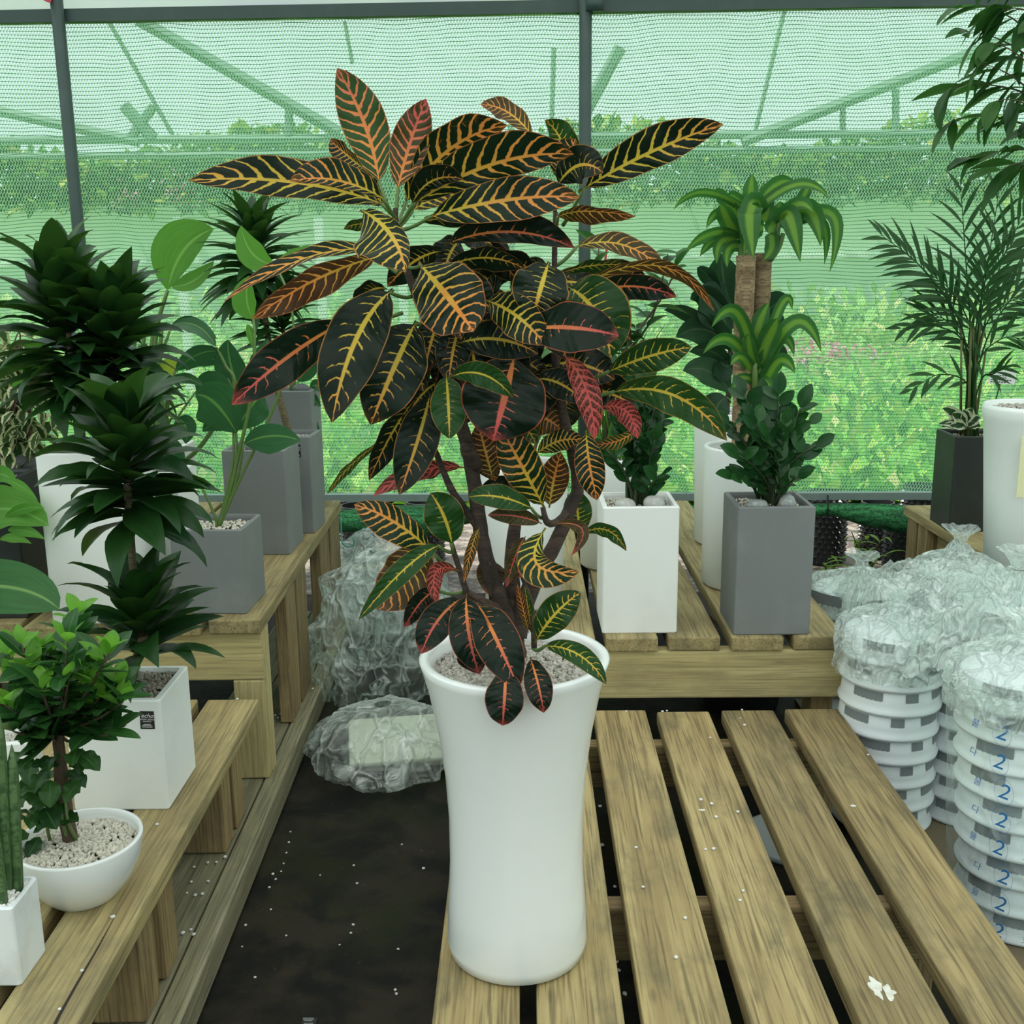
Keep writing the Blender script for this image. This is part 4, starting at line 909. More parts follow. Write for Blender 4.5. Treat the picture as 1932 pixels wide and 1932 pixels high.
# the slender one by the net
DR2 = [leaf_t(.165, .042, .6, .3, P_lance), leaf_t(.15, .044, .9, .3, P_lance)]
Y0 = G2.top.y
stem(G2.root, [G2.top+Vector((.0, 0, -.03)), PY(520, 720, Y0), PY(503, 620, Y0), PY(480, 420, Y0)], .014, .009, M_DCANE, 'cane')
drac_head(G2.root, PY(488, 560, Y0), PY(478, 440, Y0), 90, 1.45, -.25, 1.3, 11, .85, None, DR2)
drac_head(G2.root, PY(535, 655, Y0), PY(532, 590, Y0), 40, 1.4, -.1, 1.2, 12, .8, None, DR2)
stem(G2.root, [PY(515, 700, Y0), PY(535, 655, Y0), PY(532, 590, Y0)], .008, .006, M_DCANE, 'cane')

# ---- paddle leaved plants
M_BROAD = leafmat('broad green leaf', (.022, .085, .030), (.03, .11, .035), rough=.35, transl=.2, streak=16, midrib=(.13, .26, .06))
M_PADDLE = leafmat('bright paddle leaf', (.05, .17, .02), (.085, .22, .03), rough=.4, transl=.4, streak=20, midrib=(.20, .36, .08))
M_YELLOW = leafmat('yellowing leaf', (.17, .24, .02), (.25, .30, .03), rough=.45, transl=.4, streak=20)
def pleaf(root, b, t, w, Y, mt, bd=0, td=0, roll=0, fold=.2, mid=None, prof=P_oval, asym=(1, 1), na=6, wave=.05, stalk=None, sr=.004, cup=0, n=12, smt=None, name='leaf'):
    """leaf between two pixels at distance Y (+bd / +td)"""
    B, T_ = PY(*b, Y+bd), PY(*t, Y+td); Mi = PY(mid[0], mid[1], Y+(bd+td)/2) if mid else (B+T_)/2+Vector((0, 0, .01))
    cl = bez(B, Mi, T_, n); wid = w/ppm(Mi); fr = []; rr_ = math.radians(roll)
    for i, p in enumerate(cl):
        tg = (cl[min(i+1, n)]-cl[max(i-1, 0)]).normalized(); s_ = tg.cross((CAMP-p).normalized()); s_ = s_.normalized() if s_.length > 1e-3 else Vector((1, 0, 0)); n_ = s_.cross(tg)
        fr.append((s_*math.cos(rr_)+n_*math.sin(rr_), n_*math.cos(rr_)-s_*math.sin(rr_)))
    v, f, uv = leaf_surface(cl, wid, lambda i: fr[i], prof, na, fold, wave, asym, int(b[0]), cup); c0 = cl[n//2]
    o = obj(name, mesh_of('leaf', [p-c0 for p in v], f, uv, True), mt, root, Matrix.Translation(c0))
    if stalk:
        pts = [B]+[(PY(q[0], q[1], Y+(q[2] if len(q) > 2 else 0)) if not isinstance(q, Vector) else q) for q in stalk]
        q = smooth_pts(pts, 5) if len(pts) > 2 else pts; k = len(q); mb = MB(); mb.tube(q, [sr*(.7+.6*i/(k-1)) for i in range(k)], 7)
        obj('leaf_stalk', mb.mesh('stalk', True), smt or M_STEM_G, o)
    return o
Y0 = GC.top.y; gb = GC.top+Vector((0, 0, -.01)); gpx = (425, 968)
pleaf(GC.root, (447, 818), (368, 745), 92, Y0, M_BROAD, 0, -.05, 15, mid=(405, 760), stalk=[(443, 880), gb], fold=.1)
pleaf(GC.root, (444, 812), (498, 742), 74, Y0, M_BROAD, .02, .06, -20, mid=(475, 765), stalk=[(446, 880), gb], fold=.15)
pleaf(GC.root, (460, 838), (568, 832), 62, Y0, M_BROAD, -.02, -.08, 0, mid=(512, 822), stalk=[(448, 900), gb], asym=(.75, 1.1), fold=.1)
pleaf(GC.root, (440, 800), (382, 815), 38, Y0, M_BROAD, .02, .0, 20, mid=(410, 795), stalk=[(438, 880), gb])
pleaf(GC.root, (478, 602), (470, 520), 52, Y0, M_PADDLE, .02, .02, 30, mid=(466, 565), stalk=[(480, 640), (475, 740), (440, 900), gb], sr=.005, fold=.5)
pleaf(GC.root, (520, 500), (455, 425), 58, Y0, M_PADDLE, .05, .05, 10, mid=(476, 478), stalk=[(545, 560), (552, 640), (520, 760), (450, 910), gb], sr=.004, asym=(.9, .9), fold=.3)
pleaf(GC.root, (520, 500), (584, 462), 34, Y0, M_PADDLE, .05, .06, 30, mid=(556, 488), fold=.4)
pleaf(GC.root, (480, 660), (466, 612), 16, Y0, M_PADDLE, .0, .0, 0, fold=.3)
pleaf(GC.root, (340, 880), (325, 862), 20, Y0, M_BROAD, 0, -.02, 0, stalk=[(372, 905), (405, 972), gb], sr=.004)
# the grey planters behind
Y0 = G3.top.y
for b, t, w, md, st in (((560, 772), (605, 768), 30, (580, 752), (555, 800)), ((545, 770), (515, 778), 30, (530, 765), (552, 800)), ((585, 730), (612, 745), 24, (600, 728), (565, 790)), ((600, 800), (604, 858), 24, (594, 830), (575, 770)), ((530, 730), (500, 690), 40, (512, 705), (550, 790)), ((562, 720), (590, 660), 44, (580, 690), (556, 790))):
    pleaf(G3.root, b, t, w, Y0, M_BROAD, 0, -.03, 10, mid=md, stalk=[(st[0], st[1]-12), G3.top+Vector((0, 0, -.02))])
mb = MB(); mb.tube([G3.top+Vector((0, 0, -.03)), PY(552, 700, Y0)], [.018, .010], 8); obj('stem', mb.mesh('stem', True), M_STEM_G, G3.root)
Y0 = G1.top.y
pleaf(G1.root, (455, 740), (430, 640), 60, Y0, M_BROAD, .02, .0, 20, mid=(436, 690), stalk=[(470, 800), G1.top], fold=.3)
pleaf(G1.root, (475, 720), (505, 640), 54, Y0, M_BROAD, .02, .04, -20, mid=(496, 680), stalk=[(480, 800), G1.top], fold=.3)
pleaf(G1.root, (420, 690), (350, 700), 34, Y0, M_BROAD, .02, .0, 30, mid=(385, 675), stalk=[(450, 760), G1.top])
# white planters: banana and paddle plants
Y0 = T2.top.y
tb2 = T2.top+Vector((0, 0, -.01))
pleaf(T2.root, (408, 655), (325, 612), 54, Y0, M_BROAD, 0, .03, -35, mid=(372, 615), stalk=[(425, 690), (440, 730), (380, 840), tb2], sr=.006, asym=(1, .5), fold=.3)
pleaf(T2.root, (330, 700), (418, 664), 40, Y0, M_BROAD, 0, .0, -25, mid=(375, 668), stalk=[(318, 760), (312, 830), tb2], sr=.005)
pleaf(T2.root, (318, 720), (385, 730), 24, Y0, M_BROAD, .0, -.02, 30, mid=(352, 715), stalk=[(312, 780), tb2])
pleaf(T2.root, (370, 738), (440, 745), 50, Y0, M_BROAD, .05, .03, 10, mid=(402, 725), stalk=[(330, 800), tb2])
pleaf(T2.root, (335, 790), (350, 838), 40, Y0, M_BROAD, .0, -.02, 10, mid=(350, 805), stalk=[(318, 800), tb2])
pleaf(T2.root, (300, 858), (348, 872), 46, Y0, M_BROAD, -.05, -.08, 0, mid=(322, 850), stalk=[(296, 880), tb2], fold=.1)
pleaf(T2.root, (292, 950), (330, 944), 34, Y0, M_BROAD, -.12, -.16, 0, stalk=[(350, 960, -.1), (385, 975, -.1)])
Y0 = T3.top.y; tb3 = T3.top+Vector((0, 0, -.01))
pleaf(T3.root, (316, 548), (404, 432), 92, Y0, M_PADDLE, 0, .03, 10, mid=(348, 472), stalk=[(296, 620), (290, 720), tb3], sr=.009, asym=(1.2, .55), fold=.2)
pleaf(T3.root, (322, 540), (404, 492), 34, Y0, M_PADDLE, -.02, .0, 20, mid=(365, 530), fold=.3)
pleaf(T3.root, (300, 720), (340, 678), 34, Y0, M_YELLOW, 0, 0, 10, stalk=[(290, 760), tb3], sr=.005)
pleaf(T3.root, (320, 625), (410, 640), 30, Y0, M_BROAD, .03, 0, -30, mid=(362, 608), stalk=[(300, 700), tb3], sr=.006)
for x in (252, 268, 284, 300):
    stem(T3.root, [T3.top+Vector(((x-276)/900, .02, -.03)), PY(x, 720, Y0), PY(x+6, 610, Y0)], .014, .006, M_STEM_G, 'stalk')
# ---- monstera in the black planter
M_MONS = leafmat('pale monstera leaf', (.07, .22, .025), (.10, .26, .035), rough=.4, transl=.35, streak=14, midrib=(.16, .34, .08))
M_MONS2 = leafmat('mid green monstera leaf', (.035, .12, .035), (.045, .14, .04), rough=.4, transl=.2, streak=14, midrib=(.18, .32, .10))
Y0 = BK.top.y
def P_heart(v): return max(0, 1-v**3.0)**.75*min(1, v/.08+.35)
kb = BK.top+Vector((0, 0, -.01))
pleaf(BK.root, (-70, 985), (92, 992), 96, Y0, M_MONS, -.16, -.2, 10, mid=(10, 960), prof=P_heart, asym=(1, .9), wave=.12, stalk=[(-90, 1010, -.1), (-60, 940), kb], sr=.005)
pleaf(BK.root, (-40, 920), (28, 918), 40, Y0, M_MONS, -.12, -.16, 0, mid=(0, 895), prof=P_heart, stalk=[(-50, 930), kb])
pleaf(BK.root, (-60, 1108), (112, 1150), 106, Y0, M_MONS2, -.28, -.34, 0, mid=(40, 1112), prof=P_heart, wave=.05, fold=.05, stalk=[(-100, 1080, -.2), (-70, 940), kb], sr=.005)
# slots: long finger lobes of the split leaf
for b, t, w in (((10, 975), (84, 958), 22), ((15, 1000), (86, 1018), 24), ((0, 1018), (60, 1026), 20), ((10, 905), (72, 945), 20)):
    pleaf(BK.root, b, t, w, Y0, M_MONS, -.2, -.21, 0, prof=P_lance, fold=.1)
# ---- variegated weeping fig
M_VAR = leafmat('cream edged fig leaf', (.03, .075, .022), (.05, .10, .03), edge=(.66, .64, .36), rough=.4, transl=.25)
VF = [leaf_t(.062, .036, .7, .3, P_oval, 6, 4, .1), leaf_t(.055, .030, 1.0, .3, P_oval, 6, 4, .1)]
Y0 = VG.top.y; rg = random.Random(17)
for x in (20, 45, 62):
    stem(VG.root, [VG.top+Vector(((x-40)/800, 0, -.03)), PY(x-8, 800, Y0), PY(x-20, 700, Y0)], .012, .006, M_STEM_B, 'trunk')
for i in range(210):
    t = rg.random(); x = rg.gauss(30, 38); y = 610+260*rg.random()**.8
    if x > 104 or (y < 680 and x > 60): continue
    p = PY(x, y, Y0+rg.uniform(-.12, .05)); put(VG.root, VF[i % 2], M_VAR, p, rg.uniform(0, 6.28), rg.uniform(-1.2, .2), rg.uniform(-.5, .5), rg.uniform(.8, 1.2))
for i in range(16):
    x0, y0 = rg.uniform(0, 50), rg.uniform(640, 800); mb = MB(); mb.tube(smooth_pts([PY(30, 790, Y0), PY((x0+30)/2, y0-20, Y0-.03), PY(x0+rg.uniform(-30, 50), y0+10, Y0-.06)], 4), .0022, 5); obj('twig', mb.mesh('twig'), M_STEM_B, VG.root)
for b, t, w in (((120, 672), (36, 700), 30), ((118, 690), (40, 648), 34), ((100, 715), (20, 730), 30)):
    pleaf(T1.root, b, t, w, T1.top.y+.1, M_PADDLE, 0, 0, 20)
# ---- bushy ficus in the bowl
M_FIC = leafmat('glossy ficus leaf', (.016, .065, .018), (.03, .10, .022), rough=.25, transl=.2, streak=10, midrib=(.06, .15, .03))
M_FICY = leafmat('fresh ficus leaf', (.10, .27, .025), (.14, .33, .04), rough=.3, transl=.35, streak=10)
M_SER = leafmat('toothed dark leaf', (.012, .045, .012), (.03, .09, .018), rough=.4, transl=.2, streak=10, midrib=(.05, .12, .03))
FI = [leaf_t(.056, .030, .35, .2, P_oval, 7, 4), leaf_t(.050, .028, .6, .2, P_oval, 7, 4), leaf_t(.060, .031, .2, .25, P_oval, 7, 4)]
FI2 = [me.copy() for me in FI]; SE = [leaf_t(.052, .036, .5, .2, P_oval, 8, 6, .25), leaf_t(.048, .034, .7, .2, P_oval, 8, 6, .3)]
Y0 = BO.top.y; rg = random.Random(23)
stem(BO.root, [BO.top+Vector((-.025, .02, -.03)), PY(120, 1500, Y0), PY(112, 1420, Y0), PY(105, 1330, Y0)], .016, .008, M_STEM_B, 'trunk', jit=.15)
tips = [(15, 1235), (40, 1215), (62, 1260), (100, 1232), (128, 1212), (140, 1190), (146, 1160), (172, 1240), (190, 1250), (205, 1232), (225, 1290), (232, 1325), (205, 1350), (170, 1290), (130, 1280), (80, 1300), (30, 1290), (10, 1330), (45, 1345), (95, 1360), (130, 1345), (165, 1370), (55, 1400), (100, 1395), (140, 1395), (210, 1385), (25, 1380), (75, 1230), (150, 1330), (185, 1320)]
for k, (x, y) in enumerate(tips):
    dz = rg.uniform(-.09, .07); tp = PY(x, y, Y0+dz); rt = PY(108, 1380, Y0)
    mb = MB(); mb.tube(smooth_pts([rt, rt.lerp(tp, .55)+Vector((0, 0, -.01)), tp], 4), [.004, .0038, .0035, .003, .003, .0028, .0025, .002, .0015], 5); obj('twig', mb.mesh('twig', True), M_STEM_B, BO.root)
    d = (tp-rt); a0 = rg.uniform(0, 6.28)
    for j in range(10):
        fresh = (j >= 5 and y < 1345 and rg.random() < .85)
        put(BO.root, (FI2 if fresh else FI)[rg.randrange(3)], M_FICY if fresh else M_FIC, tp-d.normalized()*.010*(7-j) if j < 7 else tp, a0+G(j), rg.uniform(-.2, .5)+.1*j, rg.uniform(-.4, .4), (.85 if fresh else 1.25)*rg.uniform(.85, 1.12))
put(BO.root, FI[2], M_FIC, PY(195, 1382, Y0-.06), -.1, -.05, 0, 1.15); put(BO.root, FI[2], M_FIC, PY(215, 1320, Y0-.06), .2, .1, 0, 1.1)
for j in range(38):
    x, y = rg.uniform(45, 160), rg.uniform(1410, 1585)
    if y > 1500: x = rg.uniform(45, 130)
    put(BO.root, SE[j % 2], M_SER, PY(x, y, Y0+rg.uniform(-.06, .03)), rg.uniform(3.6, 6.2), rg.uniform(-.5, .5), rg.uniform(-.4, .4), rg.uniform(.8, 1.15))
for x0, x1, y1 in ((95, 92, 1520), (130, 118, 1510), (147, 122, 1500)):
    stem(BO.root, [PZ(x0, 1590, BO.top.z), PY((x0+x1)/2-6, 1550, Y0-.03), PY(x1, y1, Y0-.01)], .0035, .0025, M_STEM_G, 'stem')
stone((PZ(78, 1560, sb.z).x, PZ(78, 1560, sb.z).y, sb.z), .018, .016, .022, 'brown upright rock behind the blue grey pebble in the bowl', M_STONE_D, .3, 14)
# ---- snake plant
m, nt, bs, out = mat('banded snake plant'); uvn = nt.nodes.new('ShaderNodeTexCoord').outputs['UV']
mp = nn(nt, 'ShaderNodeMapping'); mp.inputs['Scale'].default_value = (26, 1.5, 1); L(nt, uvn, mp.inputs[0]); a = noise(nt, 1, mp.outputs[0], 2)
mp = nn(nt, 'ShaderNodeMapping'); mp.inputs['Scale'].default_value = (3, 22, 1); L(nt, uvn, mp.inputs[0]); b = noise(nt, 1, mp.outputs[0], 3)
c = mixc(nt, smst(nt, b, .4, .6), (.035, .085, .025), (.095, .165, .06)); c = mixc(nt, ma(nt, 'MULTIPLY', smst(nt, a, .55, .65), .5), c, (.02, .045, .015)); L(nt, c, bs.inputs['Base Color']); bs.inputs['Roughness'].default_value = .45
M_SNAKE = m; gz = SM.top.z-.005
for (bx, by, tx, ty, r) in ((34, 1685, 22, 1405, .0095), (14, 1690, -4, 1340, .0105), (-8, 1700, -20, 1380, .010), (6, 1712, -14, 1545, .009), (-30, 1690, -44, 1360, .010), (20, 1668, 6, 1450, .009)):
    B = PZ(bx, by, gz); T_ = PY(tx, ty, B.y+.01); mb = MB(); q = [B.lerp(T_, i/10) for i in range(11)]
    mb.tube(q, [r*(1.0 if i < 7 else (1.0, .93, .75, .08)[i-7]) for i in range(11)], 10); obj('leaf', mb.mesh('leaf', True), M_SNAKE, SM.root)
# ---- zz plants
M_ZZ = leafmat('glossy zz leaflet', (.010, .045, .014), (.022, .085, .02), rough=.22, transl=.15, streak=8)
ZL = [leaf_t(.068, .040, .3, .2, P_oval, 7, 4), leaf_t(.062, .036, .5, .25, P_oval, 7, 4), leaf_t(.06, .040, .2, .2, P_oval, 7, 4)]
def zz(P, tips, seed, base=(0, 0), ls=1.0):
    rg = random.Random(seed); Y0 = P.top.y
    for (x, y, dz) in tips:
        B = P.top+Vector((base[0]+rg.uniform(-.03, .03), base[1]+rg.uniform(-.02, .02), -.02)); T_ = PY(x, y, Y0+dz); Mi = B.lerp(T_, .5)+Vector(((B.x-T_.x)*.25, 0, .01))
        q = bez(B, Mi, T_, 10); mb = MB(); mb.tube(q, [.0065-.0045*i/10 for i in range(11)], 7); obj('stem', mb.mesh('stem', True), M_STEM_Z, P.root)
        ln = (T_-B).length; k = max(4, int(ln/.022)); az = rg.uniform(0, 6.28)
        for j in range(k):
            t = .38+.62*j/(k-1); p = q[min(10, int(t*10))].lerp(q[min(10, int(t*10)+1)], t*10-int(t*10)); d = (q[min(10, int(t*10)+1)]-q[min(10, int(t*10))-1]).normalized()
            sdv = Vector((-math.sin(az), math.cos(az), 0))*(1 if j % 2 else -1); dd = (d*.75+sdv*.9+Vector((0, rg.uniform(-.3, .2), rg.uniform(0, .25)))).normalized() if j < k-1 else d
            me = ZL[rg.randrange(3)]
            if not me.materials: me.materials.append(M_ZZ)
            obj('leaflet', me, M_ZZ, P.root, frame(p, dd, Vector((0, -.8, .7)), rg.uniform(-.5, .5)) @ Matrix.Scale(ls*rg.uniform(.8, 1.1), 4))
M_STEM_Z = plain('dark zz stem', (.035, .06, .022), .5, (.02, .02, .015), .6, 60)
zz(ZG, [(1405, 745, .0), (1420, 790, -.08), (1375, 800, .02), (1440, 640+110, .02), (1470, 745, -.03), (1510, 770, -.02), (1540, 840, -.04), (1525, 800, .05), (1480, 800, -.1), (1450, 830, -.12), (1395, 860, -.1), (1385, 900, -.1), (1505, 900, -.1), (1400, 900, -.02), (1500, 865, .04)], 41, (.0, 0), 1.0)
zz(ZW, [(1165, 705, .0), (1195, 690, .04), (1225, 720, .0), (1240, 760, -.03), (1255, 790, .03), (1215, 750, -.06), (1185, 760, -.06), (1235, 830, -.08), (1205, 820, -.1), (1245, 900, -.08), (1170, 800, -.04), (1150, 760, .02), (1145, 850, -.06), (1225, 800, .05)], 43, (0, 0), .95)
# ---- rubber plant and its neighbours
M_RUB = leafmat('dark rubber leaf', (.010, .040, .016), (.02, .06, .022), rough=.35, transl=.12, streak=8, midrib=(.05, .09, .04))
Y0 = RP.top.y
stem(RP.root, [RP.top+Vector((0, 0, -.03)), PY(1378, 640, Y0), PY(1370, 500, Y0)], .010, .006, M_STEM_B, 'trunk')
for b, t, w, md, rl in (((1382, 590), (1362, 478), 70, (1366, 530), 0), ((1375, 630), (1320, 540), 92, (1352, 575), -20), ((1378, 600), (1302, 565), 50, (1335, 560), 30), ((1382, 660), (1275, 636), 62, (1330, 622), 10), ((1380, 665), (1252, 585), 40, (1310, 598), 40),
                         ((1382, 700), (1300, 664), 40, (1345, 664), 30), ((1380, 742), (1288, 700), 52, (1335, 700), -10), ((1384, 690), (1360, 680), 60, (1368, 690), 0), ((1372, 750), (1358, 800), 60, (1352, 770), 0), ((1360, 560), (1315, 505), 34, (1335, 520), 30),
                         ((1430, 610), (1488, 565), 50, (1462, 575), 10), ((1430, 640), (1480, 600), 44, (1460, 610), 0), ((1440, 690), (1476, 650), 40, (1466, 668), 0), ((1380, 560), (1400, 500), 60, (1392, 530), 0)):
    pleaf(RP.root, b, t, w, Y0, M_RUB, -.03 if b[0] < 1400 else .04, -.06, rl, mid=md, stalk=[(1378, b[1]+8)], fold=.1)
# ---- cane plant
M_MASS = leafmat('striped cane plant leaf', (.025, .105, .022), (.035, .13, .025), stripe=(.15, .30, .03), rough=.35, transl=.3, streak=30)
Y0 = MP.top.y
mb = MB(); q = [MP.top+Vector((-.015, -.02, -.03)), PY(1402, 640, Y0-.02), PY(1408, 482, Y0-.02)]; mb.tube(smooth_pts(q, 8), .030, 14, True, .05); obj('cane', mb.mesh('cane', True), M_CANE, MP.root)
mb = MB(); q = [MP.top+Vector((.022, .02, -.03)), PY(1432, 640, Y0+.02), PY(1439, 478, Y0+.02)]; mb.tube(smooth_pts(q, 8), .029, 14, True, .05); obj('cane', mb.mesh('cane', True), M_CANE, MP.root)
for x0, x1, y1 in ((1408, 1418, 400), (1400, 1385, 430), (1445, 1470, 420), (1452, 1478, 440)):
    stem(MP.root, [PY(x0, 490, Y0), PY((x0+x1)/2+4, 465, Y0), PY(x1, y1, Y0)], .012, .007, M_STEM_G, 'shoot')
MS = (((1418, 405), (1420, 328), 30, (1416, 365), 0, 0), ((1425, 405), (1498, 345), 32, (1462, 352), 0, 0), ((1425, 400), (1565, 375), 22, (1505, 348), 30, -.05), ((1412, 400), (1270, 396), 18, (1330, 362), 30, -.03), ((1430, 402), (1402, 488), 42, (1418, 392), 0, -.1),
      ((1418, 410), (1421, 490), 44, (1414, 408), 0, -.14), ((1395, 455), (1360, 385), 34, (1370, 410), 0, -.04), ((1390, 440), (1332, 432), 22, (1358, 402), 20, -.02), ((1400, 420), (1345, 375), 26, (1362, 370), 20, .03), ((1475, 420), (1530, 335), 24, (1510, 380), 0, .03),
      ((1470, 425), (1548, 465), 40, (1525, 395), 0, -.06), ((1480, 430), (1565, 515), 26, (1570, 405), 10, -.04), ((1475, 425), (1510, 495), 40, (1490, 410), 0, -.1), ((1478, 428), (1555, 500), 20, (1548, 418), 0, .02), ((1470, 420), (1535, 402), 28, (1505, 385), 20, -.08),
      ((1395, 450), (1292, 475), 26, (1345, 440), 25, -.04), ((1390, 450), (1320, 485), 22, (1350, 450), 25, .0), ((1398, 460), (1352, 498), 26, (1362, 455), 10, -.03), ((1400, 465), (1372, 505), 22, (1375, 470), 10, -.06), ((1440, 420), (1438, 345), 34, (1446, 380), 20, .05), ((1450, 440), (1470, 380), 30, (1468, 405), 10, .04), ((1420, 420), (1375, 372), 30, (1390, 378), 20, .04),
      ((1440, 430), (1410, 470), 30, (1420, 440), 10, -.05), ((1455, 440), (1440, 490), 26, (1455, 470), 0, -.05))
for b, t, w, md, rl, td in MS: pleaf(MP.root, b, t, w, Y0, M_MASS, 0, td, rl, mid=md, prof=P_strap, fold=.25, na=4, wave=.08)
MS2 = (((1422, 690), (1452, 570), 34, (1430, 620), 0, 0), ((1428, 690), (1468, 600), 40, (1452, 635), 0, -.04), ((1422, 690), (1342, 618), 28, (1390, 590), 10, -.05), ((1420, 700), (1326, 668), 24, (1375, 640), 10, -.03), ((1425, 700), (1412, 628), 26, (1414, 655), 0, -.06), ((1435, 710), (1550, 665), 30, (1500, 608), 15, -.04),
       ((1432, 700), (1495, 585), 20, (1475, 575), 10, .0), ((1430, 705), (1498, 672), 22, (1475, 640), 10, .0), ((1440, 730), (1500, 705), 28, (1472, 680), 0, -.06), ((1420, 710), (1378, 690), 24, (1400, 675), 0, -.06), ((1430, 700), (1440, 610), 30, (1440, 650), 0, .02), ((1425, 720), (1385, 750), 18, (1395, 715), 0, -.04), ((1432, 720), (1455, 760), 22, (1448, 725), 0, -.08))
for b, t, w, md, rl, td in MS2: pleaf(MP.root, b, t, w, Y0-.04, M_MASS, 0, td, rl, mid=md, prof=P_strap, fold=.25, na=4, wave=.08)
stem(MP.root, [PY(1425, 760, Y0-.02), PY(1424, 720, Y0-.05), PY(1424, 685, Y0-.05)], .012, .008, M_STEM_G, 'shoot')
# ---- shrubs behind the croton
M_SHR = leafmat('olive shrub leaf', (.022, .085, .020), (.04, .13, .03), rough=.35, transl=.2, streak=10, midrib=(.06, .16, .04))
SH = [leaf_t(.10, .052, .4, .25, P_oval, 7, 4), leaf_t(.095, .044, .6, .3, P_lance, 7, 4)]
def shrub(P, trunks, seed, n, s, mt, T, spread=.05):
    rg = random.Random(seed); Y0 = P.top.y
    for tr_ in trunks:
        pts = [P.top+Vector((rg.uniform(-.02, .02), 0, -.03))]+[PY(x, y, Y0+rg.uniform(-.04, .04)) for x, y in tr_]; q = smooth_pts(pts, 6)
        mb = MB(); mb.tube(q, [.006-.004*i/(len(q)-1) for i in range(len(q))], 6); obj('stem', mb.mesh('stem', True), M_STEM_B, P.root)
        for j in range(n):
            t = .4+.6*j/(n-1); p = q[int(t*(len(q)-1))]
            put(P.root, T[rg.randrange(len(T))], mt, p, G(j)+rg.uniform(-.4, .4), rg.uniform(-.1, .9), rg.uniform(-.4, .4), s*rg.uniform(.8, 1.15))
shrub(BP, [[(1000, 760), (1010, 690)], [(1040, 760), (1060, 700)], [(960, 780), (930, 700)]], 51, 9, 1.0, M_SHR, SH)
shrub(CP, [[(1140, 700), (1120, 560), (1130, 470)], [(1150, 690), (1180, 560), (1190, 510)], [(1170, 700), (1230, 600), (1260, 480)], [(1180, 720), (1215, 640)], [(1160, 700), (1250, 560), (1285, 480)]], 52, 13, 1.0, M_SHR, SH)
for i in range(46):   # narrow grassy blades
    rg = random.Random(600+i); B = CP.top+Vector((rg.uniform(-.06, .06), rg.uniform(-.05, .05), -.01)); T_ = PY(rg.uniform(1090, 1275), rg.uniform(600, 740), CP.top.y+rg.uniform(-.1, .1)); 
    v, f, uv = leaf_surface(bez(B, B.lerp(T_, .5)+Vector((0, 0, .03)), T_, 8), .009, lambda k: (Vector((.9, .4, 0)), Vector((0, -.7, .7))), P_strap, 2, .2)
    obj('leaf', mesh_of('leaf', v, f, uv, True), M_MASS, CP.root)
mb = MB(); mb.tube([CP.top+Vector((0, .03, -.02)), PY(1138, 520, CP.top.y+.03), PY(1149, 437, CP.top.y+.03)], .004, 6)
tag(obj('red_stick', mb.mesh('stick'), bpy.data.materials['red plastic']), 'thin red plant stick rising behind the croton leaves', 'stick')
# ---- palm
M_PALM = leafmat('palm frond', (.014, .055, .012), (.024, .085, .018), rough=.4, transl=.2, streak=6)
def frond(root, pts, Y, n, ln, wd, seed, droop=.5):
    rg = random.Random(seed); q = smooth_pts([PY(x, y, Y+d) if not isinstance(x, Vector) else x for x, y, d in pts], 8); k = len(q); mb = MB()
    mb.tube(q, [.0042-.003*i/(k-1) for i in range(k)], 6)
    tp = q[-1]-q[0]
    for j in range(n):
        t = .38+.62*j/(n-1); i = min(k-2, int(t*(k-1))); p = q[i].lerp(q[i+1], t*(k-1)-i); d = (q[i+1]-q[i]).normalized()
        sdv = d.cross(Vector((0, -1, .35))).normalized()*(1 if j % 2 else -1)
        s = 1-.55*abs(t-.62)/.4; dd = (d*.8+sdv*.75*(1-.6*t*t)).normalized(); l = ln*s*rg.uniform(.85, 1.1)
        cl = []; pp = p.copy(); dirn = dd.copy()
        for a in range(7): cl.append(pp.copy()); dirn = (dirn+Vector((0, 0, -droop/7))).normalized(); pp = pp+dirn*l/6
        v, f, uv = leaf_surface(cl, wd, lambda a: (dd.cross(Vector((.2, -.8, .5))).normalized(), Vector((0, -.7, .7))), P_lance, 2, .25); mb.add(v, f, uv)
    return obj('frond', mb.mesh('frond', True), M_PALM, root)
Y0 = PB.top.y; B = PB.top+Vector((0, 0, -.02))
fr_ = [((1830, 600), (1812, 345), 0), ((1845, 620), (1885, 360), .02), ((1815, 620), (1665, 445), 0), ((1820, 640), (1700, 470), -.05), ((1860, 600), (1935, 400), 0), ((1825, 660), (1700, 620), -.04), ((1835, 640), (1760, 520), .06), ((1850, 640), (1945, 560), -.03), ((1855, 660), (1960, 520), .05), ((1840, 640), (1860, 500), -.08), ((1835, 680), (1745, 590), .04), ((1845, 690), (1935, 640), -.08), ((1850, 600), (1910, 460), .08), ((1828, 730), (1720, 735), -.05), ((1850, 720), (1900, 690), -.14)]
for i, ((mx_, my), (tx, ty), d) in enumerate(fr_):
    b_ = B+Vector((random.Random(i).uniform(-.035, .035), random.Random(i+50).uniform(-.03, .03), 0))
    drop = 26 if abs(tx-1835) > 70 else 0
    frond(PB.root, [(b_, 0, 0), (mx_, my, d*.6), ((mx_+tx)/2, (my+ty)/2-drop, d), (tx, ty, d*1.4)], Y0, 16 if ty < 600 else 10, .20 if ty < 600 else .13, .019, 70+i)
for i in range(9):
    rg = random.Random(i); stem(PB.root, [B+Vector((rg.uniform(-.05, .05), rg.uniform(-.04, .04), 0)), PY(1830+rg.uniform(-25, 45), 600+rg.uniform(0, 60), Y0+rg.uniform(-.05, .05))], .006, .004, plain('olive palm cane', (.10, .12, .03), .5) if i == 0 else bpy.data.materials['olive palm cane'], 'cane')
